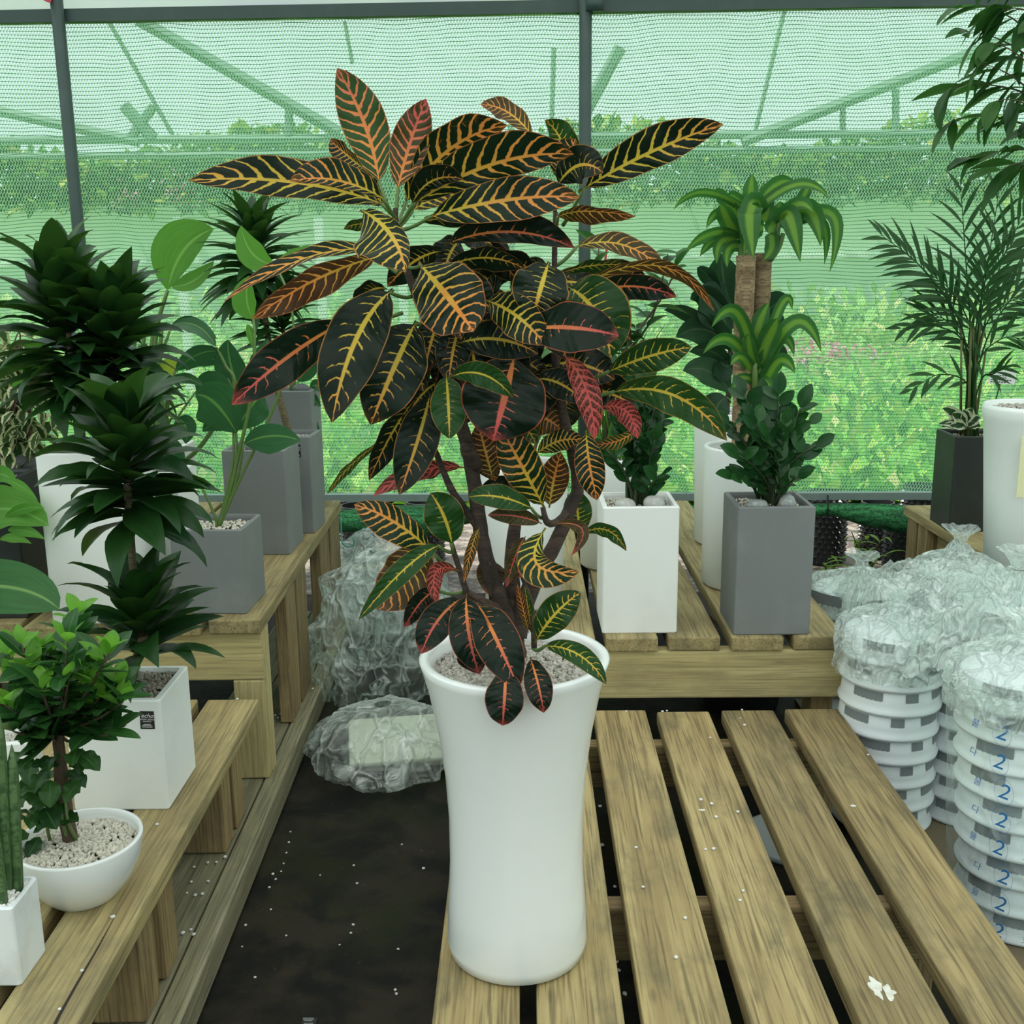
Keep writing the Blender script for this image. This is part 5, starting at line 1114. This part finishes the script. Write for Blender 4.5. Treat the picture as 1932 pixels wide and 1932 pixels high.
M_PEP = leafmat('white edged small leaf', (.02, .06, .02), (.03, .08, .025), edge=(.55, .58, .40), rough=.35, transl=.15)
for b, t, w in (((1820, 800), (1778, 770), 24), ((1822, 802), (1795, 782), 26), ((1825, 805), (1770, 800), 18), ((1828, 800), (1815, 775), 22), ((1826, 806), (1850, 788), 20), ((1824, 808), (1790, 806), 18), ((1830, 808), (1850, 806), 16), ((1822, 800), (1835, 770), 22), ((1815, 808), (1775, 806), 16)):
    pleaf(PB.root, b, t, w, Y0-.06, M_PEP, 0, -.02, 0, fold=.3)
sg_ = thing('plant_label', PY(1886, 770, Y0-.02), 'small white printed plant card among the palm stems', 'label')
A_ = PY(1891, 712, Y0-.02); k = 1/ppm(A_)
obj('card', bevbox(50*k, .0015, 25*k, .0005, 1), M_WHITE, sg_, Matrix.Translation(A_) @ Matrix.Rotation(.06, 4, 'Y'))
mb = MB()
for i, (y, w_) in enumerate(((8, 12), (3, 40), (-1, 34), (-5, 42), (-9, 30))):
    n_ = int(w_/5)
    for j in range(n_):
        x0 = (-w_/2 if i == 0 else -21)+j*5; mb.box((x0*k, -.0012, (y-.9)*k), ((x0+3.6)*k, -.0008, (y+.9)*k))
obj('print', mb.mesh('print'), M_TAG, sg_, Matrix.Translation(A_) @ Matrix.Rotation(.06, 4, 'Y'))
mb = MB(); mb.tube([A_+Vector((.0, .004, 0)), PB.top+Vector((.05, 0, -.02))], .0025, 5); obj('stake', mb.mesh('stake'), M_TAG, sg_)
# ---- tree hanging in at the upper right
M_TREE = leafmat('dark hanging leaf', (.010, .045, .012), (.04, .12, .02), rough=.4, transl=.3, streak=8, midrib=(.04, .10, .03))
TRL = [leaf_t(.15, .050, .5, .3, P_lance, 8, 4), leaf_t(.14, .058, .9, .25, P_oval, 8, 4, .08), leaf_t(.16, .046, .3, .35, P_lance, 8, 4)]
Y0 = WR.top.y; trunk = [WR.top+Vector((.01, 0, -.02)), PY(1990, 500, Y0), PY(1985, 200, Y0), PY(1960, -60, Y0)]
stem(WR.root, trunk, .018, .008, M_STEM_B, 'trunk'); rg = random.Random(77)
for (bx, by), (tx, ty) in (((1985, 150), (1830, 60)), ((1985, 200), (1795, 165)), ((1980, 100), (1840, 10)), ((1985, 260), (1800, 225)), ((1985, 300), (1850, 300)), ((1975, 0), (1870, -40)), ((1985, 220), (1850, 120)), ((1985, 180), (1870, 80)), ((1988, 330), (1890, 320)), ((1980, 60), (1890, 20)), ((1985, 240), (1880, 190))):
    A_, B_ = PY(bx, by, Y0), PY(tx, ty, Y0+rg.uniform(-.12, .1)); q = bez(A_, A_.lerp(B_, .5)+Vector((0, 0, .03)), B_, 8); mb = MB(); mb.tube(q, [.004-.003*i/8 for i in range(9)], 5); obj('branch', mb.mesh('branch'), M_STEM_B, WR.root)
    for j in range(9):
        p = q[min(8, 1+j)]; put(WR.root, TRL[rg.randrange(3)], M_TREE, p, rg.uniform(2.2, 4.4), rg.uniform(-1.1, .1), rg.uniform(-.6, .6), rg.uniform(.7, 1.1))
# ------------------------------------------------------------------ wrapped pot stacks, film, odds and ends
def filmmat(name, op0, op1, tint=(.86, .97, .93), scale=14, bs_=.8):
    m, nt, bs, out = mat(name)
    p = objco(nt, (1, 1, .55)); wv = nn(nt, 'ShaderNodeTexNoise'); wv.inputs['Scale'].default_value = scale*.5; wv.inputs['Detail'].default_value = 2; L(nt, p, wv.inputs['Vector'])
    va = nn(nt, 'ShaderNodeVectorMath'); va.operation = 'MULTIPLY_ADD'; L(nt, wv.outputs['Color'], va.inputs[0]); va.inputs[1].default_value = (.22, .22, .22); L(nt, p, va.inputs[2])
    vo = nn(nt, 'ShaderNodeTexVoronoi'); vo.feature = 'DISTANCE_TO_EDGE'; vo.inputs['Scale'].default_value = scale; L(nt, va.outputs[0], vo.inputs['Vector'])
    crease = ma(nt, 'SUBTRACT', 1., smst(nt, vo.outputs['Distance'], .0, .16))
    a = noise(nt, scale*.8, va.outputs[0], 4, .65, 1.)
    lw = nn(nt, 'ShaderNodeLayerWeight'); lw.inputs[0].default_value = .3
    k = ma(nt, 'MULTIPLY', ma(nt, 'ADD', ma(nt, 'MULTIPLY', crease, .55), smst(nt, a, .45, .7)), .75, None, True)
    op = ma(nt, 'ADD', ma(nt, 'MULTIPLY', k, op1-op0), op0); op = ma(nt, 'MAXIMUM', op, ma(nt, 'MULTIPLY', ma(nt, 'POWER', lw.outputs['Facing'], 2.), op1), None, True)
    bs.inputs['Base Color'].default_value = (*tint, 1); bs.inputs['Roughness'].default_value = .15; bs.inputs['Specular IOR Level'].default_value = .9
    tl = nn(nt, 'ShaderNodeBsdfTranslucent'); tl.inputs[0].default_value = (*tint, 1); mx = nn(nt, 'ShaderNodeMixShader'); mx.inputs[0].default_value = .3
    L(nt, bs.outputs[0], mx.inputs[1]); L(nt, tl.outputs[0], mx.inputs[2])
    tp = nn(nt, 'ShaderNodeBsdfTransparent'); tp.inputs[0].default_value = (.96, 1, .98, 1); m2 = nn(nt, 'ShaderNodeMixShader'); L(nt, op, m2.inputs[0]); L(nt, tp.outputs[0], m2.inputs[1]); L(nt, mx.outputs[0], m2.inputs[2]); L(nt, m2.outputs[0], out.inputs[0])
    bump(nt, bs, ma(nt, 'ADD', crease, a), bs_, .03); return m
M_CLEAR = filmmat('clear crinkled film', .06, .9, (.90, .98, .95), 13)
M_CLEAR2 = filmmat('veiled crinkled film', .2, .85, (.92, .98, .94), 11)
M_MILK = filmmat('milky crinkled film', .26, .86, (.93, 1, .98), 17)
M_SLEEVE = filmmat('clear sleeve film', .04, .35, (.9, .97, .97), 9)
def ridged(p, oct=4):
    s = 0; a = 1; q = p.copy()
    for _ in range(oct): s += a*(1-2*abs(mnoise.noise(q))); q = q*2.1+Vector((3.1, 1.7, .4)); a *= .55
    return s
def crumple_shell(prof, n=72, c=(0, 0, 0), amp=.012, freq=14, seed=0, sx=1, sy=1, start=0, end=6.2832):
    """crumpled film around a profile of (r, z)"""
    pr = []; 
    for i in range(len(prof)-1):
        for k in range(6): t = k/6; pr.append((prof[i][0]*(1-t)+prof[i+1][0]*t, prof[i][1]*(1-t)+prof[i+1][1]*t))
    pr.append(prof[-1]); v = []
    for r, z in pr:
        for j in range(n):
            a = start+(end-start)*j/n; d = Vector((math.cos(a)*sx, math.sin(a)*sy, 0)); p = d*r+Vector((0, 0, z))
            q = ridged(p*freq+Vector((seed*5.3, seed, 0)))*amp; w = ridged(p*freq*.6+Vector((9, seed, 3)))*amp
            v.append(p+d*q*min(1, r*14)+Vector((0, 0, w*.7)))
    k = len(pr); f = [(i*n+j, i*n+(j+1) % n, (i+1)*n+(j+1) % n, (i+1)*n+j) for i in range(k-1) for j in range(n)]
    for q in v: q += Vector(c)
    return mesh_of('film', v, f)
M_STK = plain('white stacked plastic', (.74, .78, .80), .35, (.62, .66, .68), .3, 8)
M_SLOT = plain('dark slot', (.20, .225, .235), .6)
M_BLUE = plain('blue marker', (.02, .16, .42), .6)
PR, PH = .129, .068
mb = MB(); mb.lathe([(PR*.80, .006), (PR*.98, 0), (PR*1.035, .003), (PR*1.045, .010), (PR*1.0, .016), (PR*.985, .030), (PR*.957, PH-.006), (PR*.90, PH-.0008), (.001, PH-.0008)], 56); STK = mb.mesh('stacked_pot', True)
SLOTS = []
for a0, a1 in ((208, 246), (272, 288), (310, 345)):
    mb = MB(); n = 14; v = []
    for k in range(n+1):
        a = math.radians(a0+(a1-a0)*k/n); r0 = PR*.976+.0012; r1 = PR*.957+.0016; zz_ = .042-(.0022 if k % 2 else 0)
        v += [(r0*math.cos(a), r0*math.sin(a), zz_), (r1*math.cos(a), r1*math.sin(a), PH-.004)]
    mb.add(v, [(2*k, 2*k+2, 2*k+3, 2*k+1) for k in range(n)]); SLOTS.append(mb.mesh('slot'))
def stack(c, n, lean, s, what, seed, z0=.018, first=0):
    rg = random.Random(seed); g = 'white plastic pots in the %s' % what
    for i in range(first, n):
        M = Matrix.Translation(Vector((c.x+lean[0]*i+rg.uniform(-.002, .002), c.y+lean[1]*i, z0+PH*s*i))) @ Matrix.Rotation(rg.uniform(-.15, .15), 4, 'Z') @ Matrix.Scale(s, 4)
        o = obj('stacked_pot', STK, M_STK, None, M); [obj('slot', me, M_SLOT, o, M) for me in SLOTS]
        ordn = ('bottom', 'second lowest', 'third lowest', 'fourth lowest', 'fifth lowest', 'sixth lowest', 'seventh lowest', 'eighth lowest', 'ninth lowest')[i] if i < n-1 else 'topmost'
        lab = '%s white plastic pot of the %s' % (ordn, what)
        tag(o, lab, 'pot', g)
    return Vector((c.x+lean[0]*n, c.y+lean[1]*n, z0+PH*s*n))
def ctr(px, py, z): return PZ(px, py, z)+Vector((0, PR, 0))
c1 = ctr(1690, 1580, .018); n1_ = 8; t1 = stack(c1, n1_, (0, .0), 1.0, 'wrapped stack next to the bench corner', 1)
c4 = ctr(1962, 1790, .018); t4 = stack(c4, 9, (-.0055, 0), 1.0, 'sleeved stack with blue handwriting', 2)
c3 = ctr(1858, 1568, .018); t3 = stack(c3, 8, (0, 0), 1.0, 'wrapped stack between the handwritten and the corner stack', 3)
p2 = PY(1652, 1118, 3.42); c2 = Vector((p2.x, 3.42+.16, 0)); t2 = stack(c2, 5, (0, 0), 1.27, 'wide wrapped stack behind the grey planter', 4, .0)
p5 = PY(1806, 1078, 3.45); c5 = Vector((p5.x, 3.45, 0)); t5 = stack(c5, 8, (0, 0), .98, 'wrapped stack against the corner bench', 5, .0)
p6 = PY(1915, 1235, 2.75); c6 = Vector((p6.x, 2.78, 0)); t6 = stack(c6, 9, (0, 0), 1.0, 'rear stack behind the handwritten one', 6, .018)
def wrap(top, r, low, label, seed, knot=.11, mt=None):
    root = thing('plastic_wrap', (top.x, top.y, top.z-low), label, 'film')
    obj('sheet', crumple_shell([(r*1.06, -low), (r*1.07, -low*.5), (r*1.06, -.02), (r*1.02, .006), (r*.7, .03), (r*.35, .045), (.022, knot*.62)], 90, (0, 0, 0), .010, 16, seed), mt or M_MILK, root, Matrix.Translation(top))
    obj('knot', crumple_shell([(.022, knot*.62), (.014, knot*.68), (.02, knot*.8), (.05, knot)], 40, (0, 0, 0), .012, 30, seed+3), mt or M_MILK, root, Matrix.Translation(top))
    return root
wrap(t1, PR, .12, 'milky film tied over the stack next to the bench corner', 1)
wrap(t2, PR*1.27, .12, 'milky film tied over the wide stack behind the grey planter', 2)
wrap(t5, PR*.98, .14, 'film with a tied knot over the stack against the corner bench', 3, .13)
wrap(t6, PR, .16, 'crumpled film over the rear stack behind the handwritten one', 4, .14)
wrap(t4, PR, .10, 'milky film bunched over the handwritten stack', 5, .12)
wrap(t3, PR, .16, 'film hanging over the stack between its neighbours', 6, .08)
# loose sheet draped from stack to stack
def drape():
    v = []; uv = []; f = []; nx, ny = 60, 44
    A_, B_, C_, D_ = t1+Vector((-.04, -.14, -.05)), t4+Vector((.08, -.02, .02)), t6+Vector((.14, .12, .0)), t2+Vector((-.1, .0, .01))
    for j in range(ny+1):
        for i in range(nx+1):
            s, t = i/nx, j/ny; p = A_*(1-s)*(1-t)+B_*s*(1-t)+C_*s*t+D_*(1-s)*t
            p = p+Vector((0, 0, .035*ridged(Vector((p.x*7, p.y*7, 1)), 5)+.035+.05*math.sin(math.pi*s)*math.sin(math.pi*t)-.10*(1-min(1, min(s, 1-s, t, 1-t)*9))))
            v.append(p)
    f = [(j*(nx+1)+i, j*(nx+1)+i+1, (j+1)*(nx+1)+i+1, (j+1)*(nx+1)+i) for j in range(ny) for i in range(nx)]
    return mesh_of('sheet', v, f)
tag(obj('plastic_sheet', drape(), M_MILK), 'big crumpled milky sheet draped across the wrapped stacks', 'film')
# the clear sleeve with handwriting
sl = thing('plastic_sleeve', (c4.x, c4.y, 0), 'clear film sleeve with blue handwritten twos around the pot stack', 'film')
prof_ = [(PR*1.13, .03), (PR*1.12, .2), (PR*1.11, .4), (PR*1.12, PH*9)]
me = crumple_shell(prof_, 80, (0, 0, 0), .004, 10, 8)
for v in me.vertices: v.co.x += -.0055*(v.co.z/PH)
obj('sleeve', me, M_SLEEVE, sl, Matrix.Translation((c4.x, c4.y, .018)))
ring = MB(); n = 26
ring.add([(r*math.cos(6.2832*k/n)*.62, r*math.sin(6.2832*k/n), 0) for k in range(n) for r in (.0355, .0365)], [(2*k, 2*((k+1) % n), 2*((k+1) % n)+1, 2*k+1) for k in range(n)])
RING = ring.mesh('ring'); TWO = text_mesh('2', .062, .12); TXT = [text_mesh(s_, .026, .1) for s_ in ('다', '호', '물', '보')]
for me in [TWO, RING]+TXT: me.materials.append(M_BLUE)
for i in range(8):
    cx = c4.x-.0055*i; z = .018+PH*i+.040
    def wr(me, ang, dz, rot=0, s=1):
        a = math.radians(ang); d = Vector((math.cos(a), math.sin(a), 0)); p = Vector((cx, c4.y, z+dz))+d*(PR*1.13+.007)
        x = Vector((-d.y, d.x, 0)); M = Matrix(((x.x, 0, d.x, p.x), (x.y, 0, d.y, p.y), (0, 1, 0, p.z), (0, 0, 0, 1)))
        obj('handwriting', me, M_BLUE, sl, M @ Matrix.Rotation(rot, 4, 'Z') @ Matrix.Scale(s, 4))
    a0 = 232+(i % 3)*2
    wr(TWO, a0, 0, -.15, .8); wr(RING, a0, 0, .2, .85); wr(TXT[i % 2*2], a0-22, .004, -.1, .8); wr(TXT[1+(i % 2)*2], a0+22, -.008, .1, .8)
# clear bags on the aisle floor
def bag(c, rx, ry, h, label, seed, mt, amp=.030, freq=9):
    o = obj('plastic_bag', crumple_shell([(1.0*rx, .004), (1.06*rx, .10*h), (1.0*rx, .35*h), (.86*rx, .6*h), (.62*rx, .85*h), (.3*rx, h), (.02, 1.03*h)], 110, (0, 0, 0), amp, freq, seed, 1, ry/rx), mt, None, Matrix.Translation(c))
    return tag(o, label, 'plastic bag')
bx = PZ(722, 1440, 0)
tray = thing('packing_board', (bx.x+.04, bx.y, .03), 'cream board wrapped in clear film on the aisle floor', 'board')
M_CREAM = plain('cream board', (.66, .68, .55), .5, (.55, .58, .46), .5, 8)
obj('board', bevbox(.30, .26, .018, .006), M_CREAM, tray, Matrix.Translation((bx.x+.045, bx.y+.02, .07)) @ Matrix.Rotation(.16, 4, 'Z') @ Matrix.Rotation(.13, 4, 'X'))
obj('board', bevbox(.28, .24, .02, .006), M_CREAM, tray, Matrix.Translation((bx.x+.05, bx.y+.05, .04)) @ Matrix.Rotation(.1, 4, 'Z') @ Matrix.Rotation(.10, 4, 'X'))
obj('block', bevbox(.2, .2, .03, .006), M_CREAM, tray, Matrix.Translation((bx.x+.05, bx.y+.04, .015)))
bag((bx.x+.01, bx.y+.0, .0), .20, .20, .17, 'low clear film bag with cream board on the aisle floor', 1, M_CLEAR2, .03, 6)
b2 = PZ(712, 1330, 0); bag((b2.x+.012, b2.y+.06, 0), .20, .16, .50, 'tall crumpled clear film heap behind the croton planter', 2, M_CLEAR, .05, 5)
b3 = PZ(735, 1190, 0); bag((b3.x-.01, b3.y+.05, 0), .22, .16, .40, 'milky film bundle at the back of the aisle', 3, M_MILK, .035, 6)
# ---- outside under the rail: black knobbed pots and seedlings
M_AIR = plain('black knobbed plastic', (.012, .012, .013), .35, (.05, .05, .05), .3, 30, .6)
mb = MB(); r, h = .085, .30; mb.lathe([(r*.9, 0), (r, .01), (r, h), (r*.92, h), (r*.9, h-.03), (.001, h-.03)], 36)
for zi in range(13):
    for k in range(20):
        a = 6.2832*(k+.5*(zi % 2))/20; z = .018+zi*.0215; d = Vector((math.cos(a), math.sin(a), 0)); s = Vector((-d.y, d.x, 0))*.009; u = Vector((0, 0, .009)); p = d*r+Vector((0, 0, z))
        mb.add([p-s, p-u, p+s, p+u, p+d*.014], [(0, 1, 4), (1, 2, 4), (2, 3, 4), (3, 0, 4)])
AIR = mb.mesh('knobbed_pot')
for i, (px, py, lab) in enumerate(((672, 1064, 'black knobbed pot outside the net beyond the stepped stand'), (800, 1070, 'black knobbed pot outside the net behind the croton branches'), (1560, 1068, 'black knobbed pot outside the net beside the grey square planter'), (1660, 1058, 'black knobbed pot behind the seedling outside the net'), (1715, 1092, 'black knobbed pot outside by the corner bench legs'), (1745, 1052, 'black knobbed pot behind the corner bench legs'), (628, 1040, 'black knobbed pot outside hidden half by the stand posts'))):
    c = PZ(px, py, -.01)
    tag(obj('knobbed_pot', AIR, M_AIR, None, Matrix.Translation((c.x, max(c.y, 5.12)+.09, -.012)) @ Matrix.Rotation(i*.7, 4, 'Z') @ Matrix.Scale(1.0+.12*(i % 3), 4)), lab, 'pot')
def seedling(px, py, n, h, label, seed, mt):
    c = PZ(px, py, -.01); rt = thing('seedling', (c.x, c.y, 0), label, 'plant'); rg = random.Random(seed)
    for k in range(n):
        d = Vector((rg.uniform(-1, 1)*.7, rg.uniform(-.4, .4), 1)).normalized()*h*rg.uniform(.5, 1); q = bez(c, c+d*.5+Vector((0, 0, .02)), c+d, 6)
        mb = MB(); mb.tube(q, [.006-.004*i/6 for i in range(7)], 5); obj('stem', mb.mesh('stem'), M_STEM_B, rt)
        for j in range(5): put(rt, SDL[j % 2], mt, q[2+j], rg.uniform(0, 6.28), rg.uniform(-.3, .8), 0, rg.uniform(.7, 1.2))
SDL = [leaf_t(.10, .024, .9, .3, P_lance, 6, 2), leaf_t(.08, .028, .5, .3, P_lance, 6, 2)]
M_SDL = leafmat('yellow green seedling leaf', (.12, .24, .03), (.20, .32, .05), rough=.45, transl=.35)
seedling(1632, 1092, 6, .26, 'branched twiggy seedling outside under the net roll', 3, M_SDL)
seedling(1562, 1096, 3, .14, 'low grassy sprout outside beside the grey planter', 4, M_SDL)
seedling(690, 1088, 2, .1, 'small sprout outside beyond the stepped stand', 5, M_SDL)
# wire hook on the stand's back corner
h0 = PY(643, 1010, 4.36); mb = MB(); pts = [PY(643, 975, 4.38), PY(644, 1010, 4.37), PY(646, 1024, 4.36), PY(656, 1031, 4.36), PY(666, 1028, 4.36), PY(668, 1018, 4.36), PY(662, 1012, 4.36)]
mb.tube(smooth_pts(pts, 5), .0035, 6); tag(obj('wire_hook', mb.mesh('hook', True), plain('teal coated wire', (.10, .38, .30), .35)), 'teal coated wire hook at the back corner of the stand', 'hook')
# things under the benches
c = PZ(1490, 1590, 0); mb = MB(); mb.lathe([(.001, .004), (.10, .004), (.118, .02), (.126, .022), (.128, .016), (.12, 0), (.001, 0)], 40)
tag(obj('saucer', mb.mesh('saucer', True), M_STK, None, Matrix.Translation((c.x, c.y, .001))), 'white plastic saucer on the ground under the slatted bench', 'saucer')
c = PZ(1408, 1352, 0); mb = MB(); mb.lathe([(.001, 0), (.13, 0), (.155, .14), (.162, .145), (.162, .152), (.15, .152), (.125, .01), (.001, .01)], 40)
tag(obj('grey_tub', mb.mesh('tub', True), plain('dark grey tub', (.05, .055, .055), .4), None, Matrix.Translation((c.x, c.y+.12, .001))), 'dark grey plastic tub on the ground under the raised bench', 'tub')
# floor card
c = PZ(582, 1934, .001); cd_ = thing('floor_tag', c, 'small black echo tag lying on the aisle floor', 'tag')
echo_tag(cd_, Matrix.Translation((c.x, c.y, .0012)) @ Matrix.Rotation(.03, 4, 'Z') @ Matrix.Rotation(-math.pi/2, 4, 'X'), 1.0)
# scattered pebbles
M_PEB = plain('white pebble', (.72, .70, .66), .8, (.5, .48, .42), .4, 80)
PB_ = []
for gv, gf in _grain: PB_.append(mesh_of('pebble', gv, gf, None, True))
for me in PB_: me.materials.append(M_PEB)
rg = random.Random(9)
def pebbles(lst, z, label, group, s=.0042):
    for x, y in lst:
        c = PZ(x, y, z); k = s*rg.uniform(.8, 1.3)
        tag(obj('pebble', PB_[rg.randrange(6)], M_PEB, None, Matrix.Translation((c.x, c.y, z+k*.45)) @ Matrix.Rotation(rg.uniform(0, 6), 4, 'Z') @ Matrix.Scale(k, 4)), label, 'pebble', group)
pebbles([(1182, 1343), (1200, 1600), (1213, 1675), (1293, 1734), (1276, 1808)], LB, 'white pebble on the slat beside the croton planter', 'pebbles on that slat')
pebbles([(1250, 1343), (1258, 1342), (1340, 1393), (1322, 1510), (1343, 1518), (1392, 1533), (1351, 1543), (1331, 1604), (1346, 1603), (1402, 1682), (1396, 1700)], LB, 'white pebble on the stained middle slat of the low bench', 'pebbles on the middle slat')
pebbles([(1397, 1356), (1405, 1369), (1638, 1425), (1300+100, 1340)], LB, 'white pebble on the outer slats of the low bench', 'pebbles on the outer slats')
pebbles([(297, 1557), (246, 1638), (213, 1731), (155, 1833), (113, 1905), (448, 1320)], LT, 'white pebble on the lower step board', 'pebbles on the step board')
pebbles([(366, 1572), (385, 1580), (372, 1585), (405, 1578), (432, 1572), (420, 1583), (425, 1618), (392, 1629), (408, 1628), (366, 1637), (361, 1665), (393, 1664), (353, 1686), (368, 1690), (382, 1688), (360, 1755), (365, 1765), (520, 1350), (530, 1348), (538, 1352), (525, 1355), (560, 1338), (590, 1300), (345, 1762), (295, 1880), (275, 1900), (242, 1922), (262, 1875)], ST, 'white pebble on the sill boards under the stand', 'pebbles on the sill boards', .0045)
pebbles([(rg.uniform(430, 830), rg.uniform(1530, 1925)) for _ in range(16)]+[(548, 1570), (540, 1610), (530, 1645), (535, 1630), (545, 1590), (520, 1660), (508, 1675), (515, 1650)], 0, 'pale pebble on the mossy aisle floor', 'pebbles on the aisle floor', .0036)
pebbles([(rg.uniform(1130, 1240), rg.uniform(1480, 1900)) for _ in range(16)]+[(rg.uniform(1380, 1500), rg.uniform(1700, 1900)) for _ in range(6)], 0, 'pale pebble on the ground under the slatted bench', 'pebbles under the bench', .0055)
# yellow sticker on the right hand planter
A_ = PY(1925, 870, WR.c.y-.148); obj('sticker', bevbox(.03, .002, .40*.5, .0006, 1), plain('pale yellow sticker', (.75, .74, .45), .5), WR.root, Matrix.Translation(A_+Vector((.012, 0, -.02))))

# paint splashes and a split in the boards
def blot(root, px, r, z, mt, seed, name='paint_splash', st=1.0):
    c = PZ(*px, z); rg = random.Random(seed); n = 22; k = [rg.uniform(.45, 1.2) for _ in range(n)]
    v = [(c.x, c.y, z)]+[(c.x+r*(k[i]+k[(i+1) % n])/2*math.cos(6.2832*i/n), c.y+st*r*(k[i]+k[(i+1) % n])/2*math.sin(6.2832*i/n), z) for i in range(n)]
    obj(name, mesh_of(name, v, [(0, i+1, (i+1) % n+1) for i in range(n)]), mt, root)
M_PAINT = plain('dried white paint', (.66, .66, .6), .7, (.4, .37, .25), .6, 60)
blot(low, (1652, 1862), .013, LB+.0006, M_PAINT, 1, st=2.4); blot(low, (1678, 1872), .011, LB+.0006, M_PAINT, 2, st=2.0); blot(low, (1325, 1528), .009, LB+.0006, M_PAINT, 3, st=.6); blot(low, (1610, 1520), .010, LB+.0006, M_PAINT, 4, st=.5)
M_GAP = plain('dark split', (.02, .015, .01), .9)
q = [PZ(x, y, LT+.0007) for x, y in ((217, 1729), (180, 1796), (145, 1856), (112, 1915), (100, 1940))]; w_ = (.0003, .0016, .0022, .0026, .003)
v = [p+Vector((s_*w_[i], 0, 0)) for i, p in enumerate(q) for s_ in (-1, 1)]
obj('split', mesh_of('split', v, [(2*i, 2*i+1, 2*i+3, 2*i+2) for i in range(4)]), M_GAP, LS2)
